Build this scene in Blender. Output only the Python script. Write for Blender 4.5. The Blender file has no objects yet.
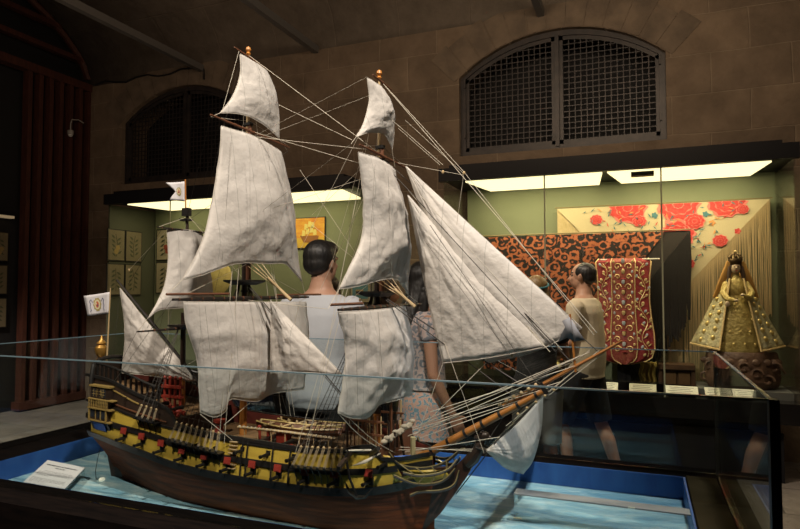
import bpy, bmesh, math, random
from mathutils import Vector, Matrix, noise, Quaternion
random.seed(7)
PI = math.pi
R = math.radians
C = bpy.context.scene.collection

# ------------------------------------------------------------------ camera (metres; wall runs along X, room depth along Y)
CAM_H = 1.485; YAW = R(21.5); PIT = math.atan(25.5/610); F = 610.0
cd = bpy.data.cameras.new('camera'); cam = bpy.data.objects.new('camera', cd); C.objects.link(cam)
cam.location = (0, 0, CAM_H); cam.rotation_euler = (R(90)+PIT, 0, YAW)
cd.sensor_width = 36; cd.lens = F/800*36; cd.clip_start = .05; cd.clip_end = 60
bpy.context.scene.camera = cam
_c, _s = math.cos(YAW), math.sin(YAW)
def ray(px, py):
    x = (px-400)/F; y = -(py-264.5)/F
    f = math.cos(PIT)-y*math.sin(PIT); z = math.sin(PIT)+y*math.cos(PIT)
    return (x*_c-f*_s, x*_s+f*_c, z)
def onV(px, py, v):
    r = ray(px, py); k = v/r[1]; return Vector((r[0]*k, v, CAM_H+r[2]*k))
# the ship stands in the case: its own frame is s (aft to fore), t (starboard negative), z (above the water)
S0 = (-1.926, 1.860); WZ = .75; SA = math.atan2(-.057, 1.297)
SX = (math.cos(SA), math.sin(SA)); ST = (-math.sin(SA), math.cos(SA))
def shp(px, py, t=0):
    r = ray(px, py); k = (t+S0[0]*ST[0]+S0[1]*ST[1])/(r[0]*ST[0]+r[1]*ST[1])
    u, v = r[0]*k, r[1]*k
    return Vector(((u-S0[0])*SX[0]+(v-S0[1])*SX[1], t, CAM_H+r[2]*k-WZ))
def sq(px, py, s):
    "point seen at px,py on the athwartship plane at s"
    r = ray(px, py); k = (s+S0[0]*SX[0]+S0[1]*SX[1])/(r[0]*SX[0]+r[1]*SX[1])
    u, v = r[0]*k, r[1]*k
    return Vector((s, (u-S0[0])*ST[0]+(v-S0[1])*ST[1], CAM_H+r[2]*k-WZ))

# ------------------------------------------------------------------ materials
MATS = {}
def mat(name, col, rough=.6, metal=0., col2=None, scale=20., detail=4., bump=0., bscale=None, stretch=(1,1,1), emit=0., spec=.5, lo=.35, hi=.65, trans=0.):
    if name in MATS: return MATS[name]
    m = bpy.data.materials.new(name); m.use_nodes = True; nt = m.node_tree; n = nt.nodes; l = nt.links
    b = n['Principled BSDF']; b.inputs['Base Color'].default_value = (*col, 1)
    b.inputs['Roughness'].default_value = rough; b.inputs['Metallic'].default_value = metal
    b.inputs['Specular IOR Level'].default_value = spec
    if emit: b.inputs['Emission Color'].default_value = (*col, 1); b.inputs['Emission Strength'].default_value = emit
    if col2 or bump:
        tc = n.new('ShaderNodeTexCoord'); mp = n.new('ShaderNodeMapping'); mp.inputs['Scale'].default_value = stretch
        l.new(tc.outputs['Object'], mp.inputs[0])
    if col2:
        t = n.new('ShaderNodeTexNoise'); t.inputs['Scale'].default_value = scale; t.inputs['Detail'].default_value = detail
        l.new(mp.outputs[0], t.inputs['Vector'])
        r = n.new('ShaderNodeValToRGB'); r.color_ramp.elements[0].position = lo; r.color_ramp.elements[1].position = hi
        r.color_ramp.elements[0].color = (*col, 1); r.color_ramp.elements[1].color = (*col2, 1)
        l.new(t.outputs['Fac'], r.inputs[0]); l.new(r.outputs[0], b.inputs['Base Color'])
    if bump:
        t2 = n.new('ShaderNodeTexNoise'); t2.inputs['Scale'].default_value = bscale or scale; t2.inputs['Detail'].default_value = 5
        l.new(mp.outputs[0], t2.inputs['Vector'])
        bp = n.new('ShaderNodeBump'); bp.inputs['Strength'].default_value = bump; bp.inputs['Distance'].default_value = .02
        l.new(t2.outputs['Fac'], bp.inputs['Height']); l.new(bp.outputs[0], b.inputs['Normal'])
    if trans:
        tr = n.new('ShaderNodeBsdfTranslucent'); tr.inputs[0].default_value = (*col, 1)
        mx = n.new('ShaderNodeMixShader'); mx.inputs[0].default_value = trans
        l.new(b.outputs[0], mx.inputs[1]); l.new(tr.outputs[0], mx.inputs[2]); l.new(mx.outputs[0], n['Material Output'].inputs[0])
    MATS[name] = m; return m
def glass_mat(name, tint, refl=1.0, ior=1.45):
    m = bpy.data.materials.new(name); m.use_nodes = True; nt = m.node_tree; n = nt.nodes; l = nt.links
    n.remove(n['Principled BSDF'])
    tr = n.new('ShaderNodeBsdfTransparent'); tr.inputs[0].default_value = (*tint, 1)
    gl = n.new('ShaderNodeBsdfGlossy'); gl.inputs['Roughness'].default_value = .01; gl.inputs[0].default_value = (refl, refl, refl, 1)
    fr = n.new('ShaderNodeFresnel'); ge_ = n.new('ShaderNodeNewGeometry'); mr = n.new('ShaderNodeMapRange')   # same reflectance on both faces of the sheet
    mr.inputs[3].default_value = ior; mr.inputs[4].default_value = 1/ior; l.new(ge_.outputs['Backfacing'], mr.inputs[0]); l.new(mr.outputs[0], fr.inputs[0])
    mx = n.new('ShaderNodeMixShader'); l.new(fr.outputs[0], mx.inputs[0]); l.new(tr.outputs[0], mx.inputs[1]); l.new(gl.outputs[0], mx.inputs[2])
    l.new(mx.outputs[0], n['Material Output'].inputs[0]); MATS[name] = m; return m

def stone_mat(name, c1, c2, cm, bw=.66, bh=.37, axes='XZ', rot=0):
    m = bpy.data.materials.new(name); m.use_nodes = True; nt = m.node_tree; n = nt.nodes; l = nt.links; b = n['Principled BSDF']
    b.inputs['Roughness'].default_value = .9
    g = n.new('ShaderNodeTexCoord'); sp = n.new('ShaderNodeSeparateXYZ'); cb = n.new('ShaderNodeCombineXYZ')
    l.new(g.outputs['Object'], sp.inputs[0]); l.new(sp.outputs[axes[0]], cb.inputs[0]); l.new(sp.outputs[axes[1]], cb.inputs[1])
    wob = n.new('ShaderNodeTexNoise'); wob.inputs['Scale'].default_value = 1.3; l.new(g.outputs['Object'], wob.inputs['Vector'])
    ad = n.new('ShaderNodeVectorMath'); ad.operation = 'MULTIPLY_ADD'; ad.inputs[1].default_value = (.07, .05, .0)
    l.new(wob.outputs['Color'], ad.inputs[0]); l.new(cb.outputs[0], ad.inputs[2])
    br = n.new('ShaderNodeTexBrick'); br.inputs['Scale'].default_value = 1; br.inputs['Brick Width'].default_value = bw; br.inputs['Row Height'].default_value = bh
    br.inputs['Mortar Size'].default_value = .008; br.inputs['Mortar Smooth'].default_value = .6; br.inputs['Bias'].default_value = -.2
    br.inputs['Color1'].default_value = (*c1, 1); br.inputs['Color2'].default_value = (*c2, 1); br.inputs['Mortar'].default_value = (*cm, 1)
    l.new(ad.outputs[0], br.inputs['Vector'])
    ns = n.new('ShaderNodeTexNoise'); ns.inputs['Scale'].default_value = 3.2; ns.inputs['Detail'].default_value = 8; ns.inputs['Roughness'].default_value = .65
    l.new(g.outputs['Object'], ns.inputs['Vector'])
    rp = n.new('ShaderNodeValToRGB'); rp.color_ramp.elements[0].position = .3; rp.color_ramp.elements[1].position = .72
    rp.color_ramp.elements[0].color = (.62, .60, .58, 1); rp.color_ramp.elements[1].color = (1.12, 1.1, 1.08, 1); l.new(ns.outputs['Fac'], rp.inputs[0])
    mu = n.new('ShaderNodeMix'); mu.data_type = 'RGBA'; mu.blend_type = 'MULTIPLY'; mu.inputs[0].default_value = 1
    l.new(br.outputs['Color'], mu.inputs[6]); l.new(rp.outputs[0], mu.inputs[7]); l.new(mu.outputs[2], b.inputs['Base Color'])
    bp = n.new('ShaderNodeBump'); bp.inputs['Strength'].default_value = .5; bp.inputs['Distance'].default_value = .03
    n2 = n.new('ShaderNodeTexNoise'); n2.inputs['Scale'].default_value = 14; n2.inputs['Detail'].default_value = 8; l.new(g.outputs['Object'], n2.inputs['Vector'])
    sub = n.new('ShaderNodeMath'); sub.operation = 'SUBTRACT'; l.new(n2.outputs['Fac'], sub.inputs[0]); l.new(br.outputs['Fac'], sub.inputs[1])
    l.new(sub.outputs[0], bp.inputs['Height']); l.new(bp.outputs[0], b.inputs['Normal']); MATS[name] = m; return m

# ------------------------------------------------------------------ mesh builder
class MB:
    def __init__(s): s.v = []; s.f = []; s.m = []; s.mats = []
    def mi(s, m):
        if m not in s.mats: s.mats.append(m)
        return s.mats.index(m)
    def add(s, vs, fs, m):
        o = len(s.v); i = s.mi(m); s.v += [tuple(v) for v in vs]
        for f in fs: s.f.append(tuple(o+k for k in f)); s.m.append(i)
        return s
    def box(s, c, d, m, rot=None):
        x, y, z = d[0]/2, d[1]/2, d[2]/2; vs = [Vector((a*x, b*y, e*z)) for a in (-1, 1) for b in (-1, 1) for e in (-1, 1)]
        if rot: vs = [rot @ v for v in vs]
        vs = [v+Vector(c) for v in vs]
        return s.add(vs, [(0, 1, 3, 2), (4, 6, 7, 5), (0, 4, 5, 1), (2, 3, 7, 6), (0, 2, 6, 4), (1, 5, 7, 3)], m)
    def b2(s, a, b, m): return s.box([(a[i]+b[i])/2 for i in range(3)], [abs(b[i]-a[i]) for i in range(3)], m)
    def tube(s, pts, r, m, n=6, caps=True, ry=None):
        pts = [Vector(p) for p in pts]; k = len(pts)
        rr = r if hasattr(r, '__len__') else [r]*k
        rings = []; up = None
        for i, p in enumerate(pts):
            d = (pts[min(i+1, k-1)]-pts[max(i-1, 0)])
            d = d.normalized() if d.length > 1e-9 else Vector((0, 0, 1))
            if up is None: up = Vector((0, 0, 1)) if abs(d.z) < .9 else Vector((0, 1, 0))
            a = d.cross(up)
            if a.length < 1e-6: a = d.orthogonal()
            a.normalize(); b = a.cross(d); up = b
            q = ry if ry else 1
            rings.append([p+a*math.cos(2*PI*j/n)*rr[i]+b*math.sin(2*PI*j/n)*rr[i]*q for j in range(n)])
        return s.loft(rings, m, caps)
    def loft(s, rings, m, caps=True, closed=True):
        n = len(rings[0]); vs = [p for r in rings for p in r]; fs = []
        for i in range(len(rings)-1):
            for j in range(n if closed else n-1):
                a = i*n+j; b = i*n+(j+1) % n; fs.append((a, b, b+n, a+n))
        if caps and closed: fs.append(tuple(range(n-1, -1, -1))); fs.append(tuple(range((len(rings)-1)*n, len(rings)*n)))
        return s.add(vs, fs, m)
    def lathe(s, prof, c, m, n=12, caps=True, sx=1, sy=1):
        c = Vector(c)
        return s.loft([[c+Vector((r*sx*math.cos(2*PI*j/n), r*sy*math.sin(2*PI*j/n), z)) for j in range(n)] for r, z in prof], m, caps)
    def ball(s, c, r, m, n=8, k=6, rot=None):
        r = r if hasattr(r, '__len__') else (r, r, r); c = Vector(c); rings = []
        for i in range(k+1):
            th = PI*max(.03, min(.97, i/k)) ; rg = []
            for j in range(n):
                v = Vector((r[0]*math.sin(th)*math.cos(2*PI*j/n), r[1]*math.sin(th)*math.sin(2*PI*j/n), -r[2]*math.cos(th)))
                rg.append((rot @ v if rot else v)+c)
            rings.append(rg)
        return s.loft(rings, m)
    def ext(s, outline, a, b, m, axis='Y'):
        "outline in the plane across axis, from a to b"
        k = len(outline)
        def P(p, w):
            return {'Y': (p[0], w, p[1]), 'X': (w, p[0], p[1]), 'Z': (p[0], p[1], w)}[axis]
        vs = [P(p, a) for p in outline]+[P(p, b) for p in outline]
        fs = [tuple(range(k)), tuple(range(2*k-1, k-1, -1))]+[(i, (i+1) % k, (i+1) % k+k, i+k) for i in range(k)]
        return s.add(vs, fs, m)
    def grid(s, fn, nu, nv, m):
        vs = [fn(i/nu, j/nv) for j in range(nv+1) for i in range(nu+1)]
        fs = [(j*(nu+1)+i, j*(nu+1)+i+1, (j+1)*(nu+1)+i+1, (j+1)*(nu+1)+i) for j in range(nv) for i in range(nu)]
        return s.add(vs, fs, m)
    def build(s, name, parent=None, smooth=True, solid=0, off=0):
        me = bpy.data.meshes.new(name); me.from_pydata(s.v, [], s.f)
        for m in s.mats: me.materials.append(m)
        me.polygons.foreach_set('material_index', s.m)
        bm = bmesh.new(); bm.from_mesh(me); bmesh.ops.recalc_face_normals(bm, faces=bm.faces); bm.to_mesh(me); bm.free()
        if smooth:
            me.polygons.foreach_set('use_smooth', [True]*len(me.polygons)); me.set_sharp_from_angle(angle=R(38))
        me.update(); o = bpy.data.objects.new(name, me); C.objects.link(o)
        if parent: o.parent = parent
        if solid:
            d = o.modifiers.new('thickness', 'SOLIDIFY'); d.thickness = solid; d.offset = off
        return o
def tag(o, label=None, cat=None, group=None, kind=None):
    if label: o['label'] = label
    if cat: o['category'] = cat
    if group: o['group'] = group
    if kind: o['kind'] = kind
    return o
def thing(name, label, cat, loc=(0, 0, 0), rz=0, group=None):
    o = bpy.data.objects.new(name, None); C.objects.link(o); o.location = loc; o.rotation_euler = (0, 0, rz); o.empty_display_size = .1
    return tag(o, label, cat, group)
def struct(o): o['kind'] = 'structure'; return o
def pch(xs, ys, x):
    "monotone cubic interpolation"
    if x <= xs[0]: return ys[0]
    if x >= xs[-1]: return ys[-1]
    n = len(xs); d = [(ys[i+1]-ys[i])/(xs[i+1]-xs[i]) for i in range(n-1)]
    i = max(k for k in range(n-1) if xs[k] <= x)
    def m(k):
        if k == 0: return d[0]
        if k == n-1: return d[-1]
        return 0 if d[k-1]*d[k] <= 0 else 2*d[k-1]*d[k]/(d[k-1]+d[k])
    h = xs[i+1]-xs[i]; t = (x-xs[i])/h
    return (2*t**3-3*t*t+1)*ys[i]+(t**3-2*t*t+t)*h*m(i)+(-2*t**3+3*t*t)*ys[i+1]+(t**3-t*t)*h*m(i+1)
def resample(pts, n, smooth=True):
    pts = [Vector(p) for p in pts]
    if smooth and len(pts) > 2:
        q = []
        P = [pts[0]*2-pts[1]]+pts+[pts[-1]*2-pts[-2]]
        for i in range(1, len(P)-2):
            for k in range(8):
                t = k/8; a, b, c, d = P[i-1], P[i], P[i+1], P[i+2]
                q.append(.5*((2*b)+(c-a)*t+(2*a-5*b+4*c-d)*t*t+(-a+3*b-3*c+d)*t**3))
        pts = q+[pts[-1]]
    L = [0]
    for a, b in zip(pts, pts[1:]): L.append(L[-1]+(b-a).length)
    out = []; j = 0
    for i in range(n+1):
        x = L[-1]*i/n
        while j < len(L)-2 and L[j+1] < x: j += 1
        t = (x-L[j])/max(1e-9, L[j+1]-L[j]); out.append(pts[j].lerp(pts[j+1], min(1, t)))
    return out
# ------------------------------------------------------------------ the room
stone = stone_mat('ashlar_stone', (.20, .150, .105), (.15, .112, .08), (.25, .195, .14))
vstone = stone_mat('vault_stone', (.15, .125, .10), (.12, .10, .08), (.17, .14, .11), bw=.8, bh=.45, axes='XY')
dark = mat('dark_void', (.006, .006, .007), .8)
blackp = mat('black_painted_metal', (.010, .010, .012), .45, spec=.2, bump=.05, bscale=60)
blackg = mat('black_lacquer', (.012, .011, .011), .16)
blackr = mat('black_rim_wood', (.006, .005, .005), .5, spec=.0, col2=(.011, .008, .007), scale=8, stretch=(1, 6, 6))
iron = mat('window_iron', (.024, .022, .023), .45, metal=.2, col2=(.042, .034, .032), scale=12)
WALLV = 6.2; WL, WR = -6.98, 2.6; SPR = 4.3

def poly_wall(name, outer, holes, v, thick, m):
    cu = bpy.data.curves.new(name, 'CURVE'); cu.dimensions = '2D'; cu.fill_mode = 'BOTH'; cu.extrude = thick/2
    for pl in [outer]+holes:
        sp = cu.splines.new('POLY'); sp.points.add(len(pl)-1); sp.use_cyclic_u = True
        for p, q in zip(sp.points, pl): p.co = (q[0], q[1], 0, 1)
    t = bpy.data.objects.new(name, cu); C.objects.link(t); dg = bpy.context.evaluated_depsgraph_get()
    me = bpy.data.meshes.new_from_object(t.evaluated_get(dg)); bpy.data.objects.remove(t)
    me.transform(Matrix.Translation((0, v+thick/2, 0)) @ Matrix.Rotation(R(90), 4, 'X')); me.materials.clear(); me.materials.append(m)
    o = bpy.data.objects.new(name, me); C.objects.link(o); return o
def arch(uc, w, zb, zs, za, n=20):
    "outline of a window with a segmental head"
    h = za-zs; r = (w*w/4+h*h)/(2*h); a = math.asin(w/2/r)
    return [(uc-w/2, zb), (uc+w/2, zb)]+[(uc+r*math.sin(a-2*a*i/n), za-r+r*math.cos(a-2*a*i/n)) for i in range(n+1)]
W1 = (-.755, 2.02, 2.90, 3.74, 4.12); W2 = (-5.46, 2.02, 2.90, 3.74, 4.12)
struct(poly_wall('wall_back', [(WL-.4, 0), (WR, 0), (WR, SPR+1.2), (WL-.4, SPR+1.2)], [arch(*W1), arch(*W2)], WALLV, .45, stone))
def window(name, W):
    uc, w, zb, zs, za = W; v0 = WALLV+.06
    f = MB(); o = arch(*W); k = .055; i = arch(uc, w-2*k, zb+k, zs+.0, za-k)
    n = len(o); vs = [(p[0], v0, p[1]) for p in o]+[(p[0], v0, p[1]) for p in i]+[(p[0], v0+.07, p[1]) for p in o]+[(p[0], v0+.07, p[1]) for p in i]
    fs = []
    for a in range(n):
        b = (a+1) % n; fs += [(a, b, b+n, a+n), (a+2*n, b+2*n, b+3*n, a+3*n), (a, b, b+2*n, a+2*n), (a+n, b+n, b+3*n, a+3*n)]
    f.add(vs, fs, iron)
    root = struct(f.build(name, smooth=False))
    h = za-zs; r = (w*w/4+h*h)/(2*h)
    def top(x): return za-r+math.sqrt(max(0, r*r-(x-uc)**2))
    for sgn in (-1, 1):
        x0 = uc+(.012 if sgn > 0 else -w/2+k-.01); x1 = uc+(w/2-k+.01 if sgn > 0 else -.012)
        g = MB(); e = .045; v = v0+.02
        def bar(a, b, wd, m=iron, dv=0): g.b2((a[0]-wd/2, v+dv, a[1]-(wd/2 if a[1] == b[1] else 0)), (b[0]+wd/2, v+.03+dv, b[1]+(wd/2 if a[1] == b[1] else 0)), m)
        bar((x0+e/2, zb+k), (x0+e/2, top(x0+e/2)-k), e); bar((x1-e/2, zb+k), (x1-e/2, top(x1-e/2)-k), e)
        bar((x0+e/2, zb+k+e/2), (x1-e/2, zb+k+e/2), e)
        ns = 14
        for q in range(ns):
            a = x0+(x1-x0)*q/ns; b = x0+(x1-x0)*(q+1)/ns
            g.add([(a, v, top(a)-k-.04), (b, v, top(b)-k-.04), (b, v, top(b)-k+.01), (a, v, top(a)-k+.01)], [(0, 1, 2, 3)], iron)
        g.build('shutter_frame', root, smooth=False)
        g = MB(); nv = 14
        for q in range(1, nv+1):
            x = x0+e+(x1-x0-2*e)*q/(nv+1); g.b2((x-.0042, v+.005, zb+k+e), (x+.0042, v+.016, top(x)-k-.03), iron)
        pit = (x1-x0-2*e)/(nv+1); z = zb+k+e+pit
        while z < za-k-.06:
            dx = math.sqrt(max(0, r*r-(z+k+.03-za+r)**2)) if z+k+.03 > zs else w
            a = max(x0+e, uc-dx); b = min(x1-e, uc+dx)
            if b-a > .05: g.b2((a, v+.012, z-.0042), (b, v+.024, z+.0042), iron)
            z += pit
        g.build('grille', root, smooth=False)
        for zz in (zb+.25, zs-.05):
            MB().b2((uc+sgn*(w/2-k+.005)-.008, v0-.02, zz-.05), (uc+sgn*(w/2-k+.005)+.008, v0+.01, zz+.05), iron).build('hinge', root, smooth=False)
    MB().b2((uc-.02, v0-.012, zb+k*.6), (uc+.02, v0+.02, top(uc)-k*.6), iron).build('centre_post', root, smooth=False)
    MB().b2((uc-w/2-.1, WALLV+.5, zb-.1), (uc+w/2+.1, WALLV+.52, za+.1), dark).build('dark_backing', root, smooth=False)  # near-black sheet stands in for the unlit space behind the grille
window('window_1', W1); window('window_2', W2)
vous = mat('voussoir_stone', (.17, .128, .09), .9, col2=(.105, .08, .058), scale=5, detail=8, bump=.5, bscale=16)
def arch_ring(name, W, n=13):
    uc, w, zb, zs, za = W; h = za-zs; r = (w*w/4+h*h)/(2*h); a = math.asin(w/2/r)*1.06; m = MB()
    for i in range(n):
        t0 = a-2*a*(i+.012)/n; t1 = a-2*a*(i+.988)/n; ro = r+(.34 if i % 2 else .38)
        P = [(uc+q*math.sin(t), za-r+q*math.cos(t)) for q, t in ((r+.006, t0), (r+.006, (t0+t1)/2), (r+.006, t1), (ro, t1), (ro, (t0+t1)/2), (ro, t0))]
        m.ext(P, WALLV-.008, WALLV+.02, vous, 'Y')
    struct(m.build(name, smooth=False))
arch_ring('trim_1', W1); arch_ring('trim_2', W2)

# barrel vault springing from the back wall
vm = MB()
def vz(v): return SPR+1.4*math.sqrt(max(0, 1-((v-2.2)/4)**2))
vpts = [6.2-8.0*(1-math.cos(PI*i/40))/2 for i in range(41)]
vm.grid(lambda a, b: (WL-.3+(WR-WL+.3)*a, vpts[int(round(b*40))], vz(vpts[int(round(b*40))])), 4, 40, vstone)
struct(vm.build('ceiling', solid=.2, off=1))
floor_m = mat('stone_floor', (.15, .135, .12), .45, col2=(.22, .20, .18), scale=5, bump=.05)
def floor_tiles():
    m = stone_mat('floor_tiles', (.24, .215, .19), (.20, .18, .16), (.10, .09, .08), bw=.6, bh=.6, axes='XY'); m.node_tree.nodes['Principled BSDF'].inputs['Roughness'].default_value = .4; return m
struct(MB().b2((WL-.4, -2.2, -.1), (WR, 6.7, 0), floor_tiles()).build('floor', smooth=False))
struct(MB().b2((WR, -2.0, 0), (WR+.3, 6.6, 5.7), stone).build('wall_right', smooth=False))
struct(MB().b2((WL-.4, -2.2, 0), (WR+.3, -1.95, 5.7), stone).build('wall_front', smooth=False))
# left end wall: dark, closed by a red-brown slatted timber screen
struct(MB().b2((WL-.55, -2.0, 0), (WL-.25, 6.6, 5.9), dark).build('wall_left', smooth=False))
redwood = mat('red_brown_timber', (.045, .013, .008), .65, col2=(.075, .022, .012), scale=6, stretch=(6, 6, 1))
scr = thing('slatted_screen', 'tall red-brown timber screen of upright slats closing the left end of the hall', 'screen', (WL-.1, 5.7, 0))
def L(x, y, z): return (x-(WL-.1), y-5.7, z)
vs_ = [5.30+i*.148 for i in range(7)]
for v in vs_:
    MB().b2(L(WL-.16, v-.028, .12), L(WL-.06, v+.028, 4.28), redwood).build('slat', scr, smooth=False)
MB().b2(L(WL-.18, 5.24, .02), L(WL-.04, 6.2, .12), redwood).build('bottom_rail', scr, smooth=False)
MB().b2(L(WL-.18, 2.0, 4.22), L(WL-.04, 6.2, 4.32), redwood).build('transom', scr, smooth=False)
for zz in (4.62, 4.95, 5.28):
    vend = 2.2+4*math.sqrt(max(0, 1-((zz-SPR)/1.4)**2))
    MB().b2(L(WL-.16, 2.0, zz-.03), L(WL-.06, vend-.03, zz+.03), redwood).build('upper_slat', scr, smooth=False)
am = MB(); ap = [Vector(L(WL-.1, v, vz(v)-.04)) for v in [6.18, 6.1, 6.0, 5.8, 5.5, 5.1, 4.6, 4.0, 3.2, 2.2]]
am.tube(ap, .045, redwood, n=6).build('arched_head', scr)

greypaint = mat('grey_painted_steel', (.13, .125, .12), .5)
for u in (-5.15, -3.5, -.9):
    tag(MB().b2((u-.035, 1.2, 4.26), (u+.035, 6.195, 4.34), greypaint).build('ceiling_beam', smooth=False),
        {-5.15: 'thin grey steel tie beam under the vault, leftmost of the three', -3.5: 'thin grey steel tie beam under the vault above the tallest masts', -.9: 'thin grey steel tie beam under the vault over the grilled window'}[u], 'beam', 'tie beams under the vault')
cab = MB().tube([(WL+.02, 6.187, 4.31)]+[(WL+.02+(1.85)*i/10, 6.187, 4.31+.03*math.sin(i*1.7)) for i in range(1, 11)]+[(WL+1.88, 6.175, 4.15)], .012, mat('black_cable', (.01, .01, .01), .5), n=6)
tag(cab.build('cable'), 'thin black cable running along the foot of the vault at the left', 'cable')
sr = thing('security_sensor', 'small pale security sensor on a bent arm at the left pier', 'sensor', (WL-.02, 5.85, 3.55))
pale = mat('pale_plastic', (.33, .32, .30), .5)
MB().tube([(0, .2, .2), (0, .12, .22), (0, .02, .2), (0, 0, .14), (0, 0, .05)], .008, pale).build('arm', sr)
MB().lathe([(.035, .05), (.04, .04), (.04, 0), (.034, -.005)], (0, 0, 0), pale).build('housing', sr)
MB().lathe([(.03, -.005), (.03, -.02), (.012, -.035)], (0, 0, 0), mat('sensor_lens', (.6, .6, .58), .3)).build('lens', sr)

# ------------------------------------------------------------------ wall display cases
green = mat('sage_green_panel', (.19, .215, .125), .75, col2=(.21, .235, .14), scale=3)
diff = mat('lit_diffuser', (1.0, .85, .46), .5, emit=1.75)
cglass = glass_mat('case_glass', (.975, .985, .98), .9)
V0, V1 = 5.41, 6.15
ZT, ZB = 2.52, .62
def wallcase(name, label, u0, u1, lights, leftwall):
    um = (u0+u1)/2; t = thing(name, label, 'display case', (um, V0, 0))
    def q(u, v, z): return (u-um, v-V0, z)
    MB().b2(q(u0+.12, V0+.12, 0), q(u1-.12, V1, .5), blackp).build('base', t, smooth=False)
    MB().b2(q(u0, V0+.0, .46), q(u1, V1+.03, ZB), blackg).build('shelf', t, smooth=False)
    MB().b2(q(u0+.1, V0+.09, 0), q(u1-.1, V0+.12, .38), blackp).build('plinth_panel', t, smooth=False)
    MB().b2(q(u0-.03, V0-.04, ZT-.03), q(u1+.03, V0+.02, ZT+.09), blackp).b2(q(u0-.03, V0, ZT), q(u1+.03, V1+.03, ZT+.09), blackp).b2(q(u0+.05, V0+.03, ZT+.09), q(u1-.07, V1, ZT+.13), blackp).build('canopy', t, smooth=False)
    MB().b2(q(u0+.04, V1-.02, ZB), q(u1-.0, V1+.02, ZT-.001), green).build('back_panel', t, smooth=False)
    for a, b in lights:
        fr = MB()
        fr.ext([(q(a, 0, 0)[0], V0+.06-V0), (q(b, 0, 0)[0], .06), (q(b-.06, 0, 0)[0], .66), (q(a+.1, 0, 0)[0], .66)], ZT-.035, ZT-.012, diff, 'Z')
        fr.build('light_diffuser', t, smooth=False)
    MB().b2(q(u0+.01, V0, ZB), q(u1-.01, V0+.008, ZT-.03), cglass).build('front_glass', t, smooth=False)
    MB().b2(q(u1-.01, V0+.01, ZB), q(u1, V1, ZT-.03), cglass).build('side_glass', t, smooth=False)
    if leftwall: MB().b2(q(u0, V0+.01, ZB), q(u0+.02, V1, ZT-.03), mat('olive_panel', (.065, .07, .042), .75)).build('side_panel', t, smooth=False)  # sage green darkened, the dimness of this side put into its colour
    else: MB().b2(q(u0, V0+.01, ZB), q(u0+.01, V1, ZT-.03), cglass).build('side_glass', t, smooth=False)
    for x in (u0+.93, u0+1.87):
        MB().b2(q(x-.006, V0-.004, ZB), q(x+.006, V0+.002, ZT-.03), mat('glass_joint', (.26, .26, .18), .3)).build('glass_joint', t, smooth=False)
    for k in range(2):
        MB().lathe([(.012, 0), (.012, .01)], q(u0+.12+.1*k, V0-.006, ZT+.01), mat('steel_lock', (.3, .3, .3), .3, 1)).build('lock', t)
    return t
CR = wallcase('wall_display_case', 'long glazed wall case with the red vestment and gilded statue, right of the ship', -1.70, 1.11, [(-1.50, -.29), (-.25, .97)], False)
MB().b2((-.06+.295, .08, ZT-.07), (.12+.295, .16, ZT-.036), blackp).build('lamp_housing', CR, smooth=False)
CL = wallcase('wall_display_case', 'glazed wall case with botanical prints, behind the ship at the left', -5.84, -2.68, [(-5.6, -4.25), (-4.2, -2.8)], True)

white_card = mat('white_card', (.72, .69, .58), .7); inkgrey = mat('grey_print', (.18, .18, .17), .8)
lab_names = ['small white caption card under the hem of the red vestment, half behind the beige shirt', 'small white caption card below the right hem of the red vestment', 'small white caption card in front of the low dark bench', 'long white caption card in front of the carved statue base, left of a shorter one', 'short grey caption card, rightmost in the long wall case']
for (u0, u1), lb in zip([(-.36, -.19), (-.10, .11), (.18, .42), (.47, .66), (.67, .80)], lab_names):
    m = MB(); rt = Matrix.Rotation(R(30), 3, 'X'); c = Vector(((u0+u1)/2, 5.50, ZB+.045))
    m.box(c, (u1-u0, .115, .008), white_card if lb[:5] != 'short' else mat('grey_card', (.38, .37, .33), .7), rt)
    for k in range(4):
        m.box(c+rt @ Vector((-.01 if k else 0, .035-.022*k, .0045)), ((u1-u0)*(.75-.12*(k % 2)), .006, .001), inkgrey, rt)
    m.b2((u0+.02, 5.53, ZB), (u1-.02, 5.54, ZB+.05), blackp)
    tag(m.build('caption_card', smooth=False), lb, 'caption card', 'caption cards in the long wall case')

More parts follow.
